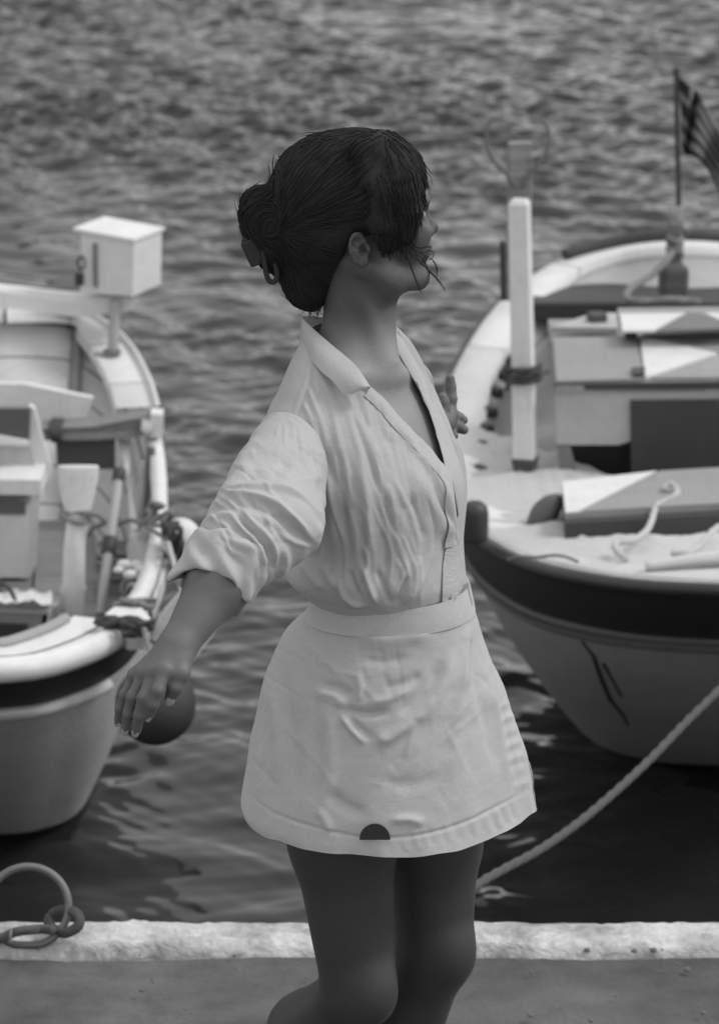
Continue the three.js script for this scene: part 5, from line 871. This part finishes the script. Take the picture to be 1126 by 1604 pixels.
  const sleeveFolds = foldField([
    ...fineFolds(8, 60, (r) => { const x = 345 + 150 * r(), y = 690 + 170 * r(), L = 14 + 30 * r(), a = (y < 770 ? 0.35 : 0.75) + (r() - .5) * .9; return [[[x - L * Math.cos(a), y - L * Math.sin(a)], [x + (r() - .5) * 5, y + (r() - .5) * 5], [x + L * Math.cos(a), y + L * Math.sin(a)]], 1.8 + 3 * r(), (r() < .6 ? 1 : -1) * (0.0007 + 0.0016 * r())]; }),
    [[[425, 652], [447, 651], [467, 661], [486, 690], [502, 722], [511, 760]], 4, -.003], [[[428, 657], [448, 656], [463, 665], [482, 694], [497, 726], [506, 762]], 4, .003],
    [[[436, 664], [433, 684]], 3, .0012], [[[447, 662], [446, 699]], 2.6, .0014], [[[458, 664], [461, 690]], 3, .0013], [[[467, 672], [474, 712], [482, 740]], 4, .004], [[[478, 690], [488, 730], [494, 770]], 4, .004],
    [[[372, 728], [386, 712], [402, 708]], 6, .004], [[[380, 735], [420, 722], [462, 732]], 13, -.008], [[[356, 764], [395, 762], [440, 764], [478, 780]], 5, .0065], [[[360, 750], [400, 748], [450, 752]], 7, -.003],
    [[[352, 780], [375, 775], [410, 780], [436, 792], [455, 808], [474, 828], [495, 847]], 6, .009], [[[358, 793], [400, 795], [430, 808], [455, 830], [480, 852]], 8, -.006], [[[500, 770], [508, 810], [503, 845]], 7, .006],
    [[[360, 803], [378, 826], [400, 846], [412, 872], [412, 902]], 4.5, .007], [[[378, 792], [392, 815], [416, 838], [430, 862], [428, 892]], 5, .007], [[[370, 805], [388, 828], [406, 848], [420, 880]], 3.5, -.006], [[[416, 806], [425, 830], [432, 850]], 5, .005], [[[342, 812], [360, 832], [385, 852], [398, 880], [404, 915]], 5, .005], [[[322, 812], [350, 806], [372, 812]], 5, .004], [[[440, 850], [448, 880], [436, 905]], 7, .004]]);
  const sl = rumple(srows, sleeveFolds, { closed: true, fine: 0.0016, sgn: 1, seed: 4 });
  mesh('sleeve', cloth(sl, 0.0012, { closed: true }), mat.shirt, shirt);
  // rolled cuff: a flattened roll round the sleeve end with a loose flap
  const cr = [], e0 = SL.length - 1; { const c = sc[e0], tan = V(-0.42, -0.66, 0.62).normalize(), ax1 = V(0.83, -0.56, 0); ax1.addScaledVector(tan, -ax1.dot(tan)).normalize(); const ax2 = ax1.clone().cross(tan).normalize(); if (ax2.z < 0) ax2.negate();
    const prof = [[-.03, -.001], [-.031, .006], [-.024, .0085], [-.012, .0085], [.002, .007], [.014, .0075], [.023, .006], [.0265, .003], [.026, 0], [.02, -.003], [.004, -.004], [-.02, -.004]], pq = spline(prof.map(([a, b]) => V(a, b, 0)), 44);
    for (const b of pq) cr.push(Array.from({ length: 160 }, (_, j) => { const a = j / 160 * 2 * Math.PI, flap = Math.exp(-Math.pow((((a - 3.25 + 9.42) % 6.283) - 3.14) / 0.24, 2)), w = noise(Math.cos(a) * 1.6, Math.sin(a) * 1.6, 3), dog = 0.0035 * Math.sin(a * 7 + b.x * 160) * sstep(-.03, .0, b.x), g = 1 + 0.09 * w - 1.4 * b.x; const r1 = 55 / 1180 * g + b.y + dog * 0.6 + flap * 0.016 * 0.32 * sstep(-.02, .02, b.x), r2 = 0.05 * g + b.y + dog; return c.clone().addScaledVector(ax1, r1 * Math.cos(a)).addScaledVector(ax2, r2 * Math.sin(a)).addScaledVector(tan, b.x * (1 + 0.35 * w) + 0.006 * noise(a * 1.5, 4, 1) + flap * 0.02 * sstep(-.01, .025, b.x)); })); }
  mesh('cuff', loft(rumple(cr, sleeveFolds, { closed: true, fine: 0.002, both: 0.3, sgn: 1 }), { closed: true }), mat.shirt, shirt);
  // left sleeve, hidden behind the chest
  const l2 = []; { const a = P(612, 628, -.1), b = P(636, 668, -.42); for (let i = 0; i <= 40; i++) { const t = i / 40, c = a.clone().lerp(b, t), r = lerp(0.044, 0.04, t) + 0.003 * Math.sin(t * 22); l2.push(Array.from({ length: 40 }, (_, j) => { const q = j / 40 * 6.283; return V(c.x + r * 0.62 * Math.cos(q), c.y + r * Math.sin(q) * (0.9), c.z - 0.02 * Math.sin(q)); })); } }
  mesh('sleeve', cloth(l2, 0.0012, { closed: true }), mat.shirt, shirt);
}
// ---- skirt
{
  const skirt = new THREE.Group(); skirt.name = 'skirt'; woman.add(skirt);
  const K = [ // left x y, right x y, depth
    [491, 932, 732, 912, .110], [487, 951, 737, 935, .112], [478, 966, 742, 953, .115], [462, 978, 748, 972, .12], [444, 998, 755, 995, .127], [427, 1035, 771, 1038, .138], [413, 1066, 787, 1070, .147], [407, 1093, 797, 1096, .152], [398, 1138, 811, 1140, .162], [389, 1182, 824, 1178, .17], [382, 1226, 832, 1214, .178], [377, 1257, 837, 1252, .184], [380, 1271, 840, 1270, .186]];
  const at = (f) => cubic(K, (r, i) => i, f);
  const ringAt = (f, grow = 0) => { const [xl, yl, xr, yr, b] = at(f), L = P(xl, yl, 0), R = P(xr, yr, 0.01); return (a) => { const c = Math.cos(a), s = Math.sin(a), cc = Math.sign(c) * Math.pow(Math.abs(c), 0.94), ss = Math.sign(s) * Math.pow(Math.abs(s), c > 0 ? lerp(0.94, 2.0, sstep(4, 12, f) * Math.pow(c, 0.7)) : 0.94), k = 1 + grow / 0.12; return V(lerp(L.x, R.x, 0.5 + 0.5 * cc * k), lerp(L.y, R.y, 0.5 + 0.5 * c), b * ss * k + 0.02 * (0.5 + 0.5 * c) - 0.01).add(V(0, f > 9 ? (f - 9) / 3 * 0.0028 * noise(c * 4.5, s * 4.5, 3) : 0, f > 6 ? (f - 6) / 6 * 0.006 * noise(c * 5, s * 5, 8) : 0)); }; };
  const skirtFolds = foldField([
    ...fineFolds(12, 46, (r) => { const x = 400 + 400 * r(), y = 1000 + 260 * r(), L = 14 + 50 * r(), a = 1.2 + (r() - .5) * 1.6 + (x > 600 ? 0.5 : -0.2); return [[[x - L * Math.cos(a), y - L * Math.sin(a)], [x + (r() - .5) * 6, y], [x + L * Math.cos(a), y + L * Math.sin(a)]], 2 + 5 * r(), (r() < .5 ? 1 : -1) * (0.0004 + 0.001 * r())]; }),
    [[[540, 982], [600, 986], [660, 984], [700, 976]], 6, -.003], [[[560, 1000], [620, 1002], [680, 992]], 12, .005], [[[565, 1030], [600, 1036], [640, 1028]], 9, -.004],
    [[[490, 1082], [525, 1092], [545, 1108]], 8, .005], [[[500, 1072], [530, 1078], [556, 1090]], 7, -.005], [[[535, 1108], [560, 1116], [585, 1118], [610, 1112]], 7, -.0085], [[[560, 1100], [564, 1080], [560, 1050]], 5, .004], [[[575, 1102], [610, 1095], [645, 1078]], 7, .005], [[[600, 1080], [640, 1068], [660, 1055]], 8, -.004],
    [[[534, 1120], [550, 1142], [574, 1168]], 4, .006], [[[545, 1118], [560, 1138], [590, 1160]], 5, -.004], [[[590, 1152], [604, 1158], [622, 1148], [650, 1125]], 9, .008], [[[620, 1122], [650, 1098], [676, 1066], [692, 1030]], 9, -.005], [[[630, 1140], [670, 1110], [696, 1066], [708, 1010]], 10, .005],
    [[[440, 1045], [455, 1120], [462, 1190], [462, 1260]], 12, -.004], [[[425, 1080], [436, 1150], [432, 1230]], 10, .004], [[[505, 1090], [518, 1150], [516, 1220], [500, 1290]], 12, .005], [[[500, 1140], [496, 1200], [486, 1260]], 10, -.004],
    [[[512, 1238], [540, 1262], [574, 1276]], 10, -.006], [[[496, 1262], [512, 1290], [516, 1306]], 6, .005], [[[610, 1285], [640, 1283], [666, 1290]], 7, .006], [[[700, 1230], [712, 1170], [722, 1090], [728, 1000]], 12, .005], [[[735, 985], [744, 1060], [760, 1130], [776, 1200]], 8, -.004], [[[752, 1000], [770, 1080], [785, 1160], [795, 1230]], 6, .004],
    [[[735, 975], [730, 1030], [722, 1090]], 6, .004], [[[596, 1222], [640, 1230], [690, 1216]], 12, -.003],
    [[[386, 1240], [420, 1268], [460, 1286], [510, 1300], [570, 1312], [640, 1310], [700, 1298], [750, 1278], [800, 1252], [832, 1236]], 3, -.0022],
    ...Array.from({ length: 22 }, (_, i) => { const t = i / 21, x = lerp(610, 800, t) + 9 * (rnd() - .5), y = lerp(1312, 1262, t * t * 0.6 + t * 0.4); return [[[x, y - 8], [x + 5, y + 12], [x + 10, y + 26]], 3.5, (i % 2 ? -.001 : .0012) * (0.3 + 1.0 * rnd())]; }),
    ...Array.from({ length: 14 }, (_, i) => { const t = i / 13, x = lerp(800, 826, t), y = lerp(1100, 1236, t); return [[[x - 26, y + 10], [x - 6, y + 2], [x + 6, y - 2]], 4, (i % 2 ? -.0008 : .0011) * (0.2 + 1.1 * rnd())]; }),
    [[[742, 1005], [776, 1080], [797, 1150], [806, 1200], [812, 1240]], 2.6, -.0018]]);
  const rows = []; for (let i = 0; i <= 210; i++) { const r = ringAt(2 + i / 210 * (K.length - 3)); rows.push(Array.from({ length: 300 }, (_, j) => r(-j / 300 * 2 * Math.PI))); }
  mesh('panel', cloth(rumple(rows, skirtFolds, { closed: true, fine: 0.0016, sgn: -1, seed: 9 }), 0.0018, { closed: true, sgn: -1 }), mat.skirt, skirt);
  const wr = []; for (let i = 0; i <= 24; i++) { const r = ringAt(i / 24 * 2.05, 0.0022 + 0.0012 * Math.sin(Math.PI * i / 24)); wr.push(Array.from({ length: 220 }, (_, j) => r(-j / 220 * 2 * Math.PI))); }
  mesh('waistband', cloth(rumple(wr, () => 0, { closed: true, fine: 0.0012, sgn: -1 }), 0.003, { closed: true, sgn: -1 }), mat.skirt, skirt);
  // end tab of the wrap with its button
  const tb = [[722, 917], [731, 911], [733, 926], [738, 946], [728, 941], [722, 934]].map(([x, y]) => P(x, y, .035));
  mesh('wrap_tab', board(tb, V(0.002, 0, 0.004)), mat.skirt, skirt);
  mesh('button', new THREE.CylinderGeometry(0.005, 0.005, 0.0024, 18).rotateX(Math.PI / 2).translate(...P(725.5, 934, .045).toArray()), mat.white, skirt);
  // dark half-round badge on the hem, a paler field inside
  const hz = 0.182, half = (r, w, y0) => Array.from({ length: 25 }, (_, i) => { const a = Math.PI * i / 24; return P(587 + w * Math.cos(a), y0 - r * Math.sin(a), hz); });
  const bz = (g, dz) => { g.translate(0, 0, dz); return g; };
  const bd = mesh('badge', board(half(24.5, 24, 1312), V(0, 0, 0.003)), mat.matteBlack, skirt);
  bd.position.z += 0.006;
}

settle();
renderer.setSize(718, 1024);
renderer.render(scene, camera);
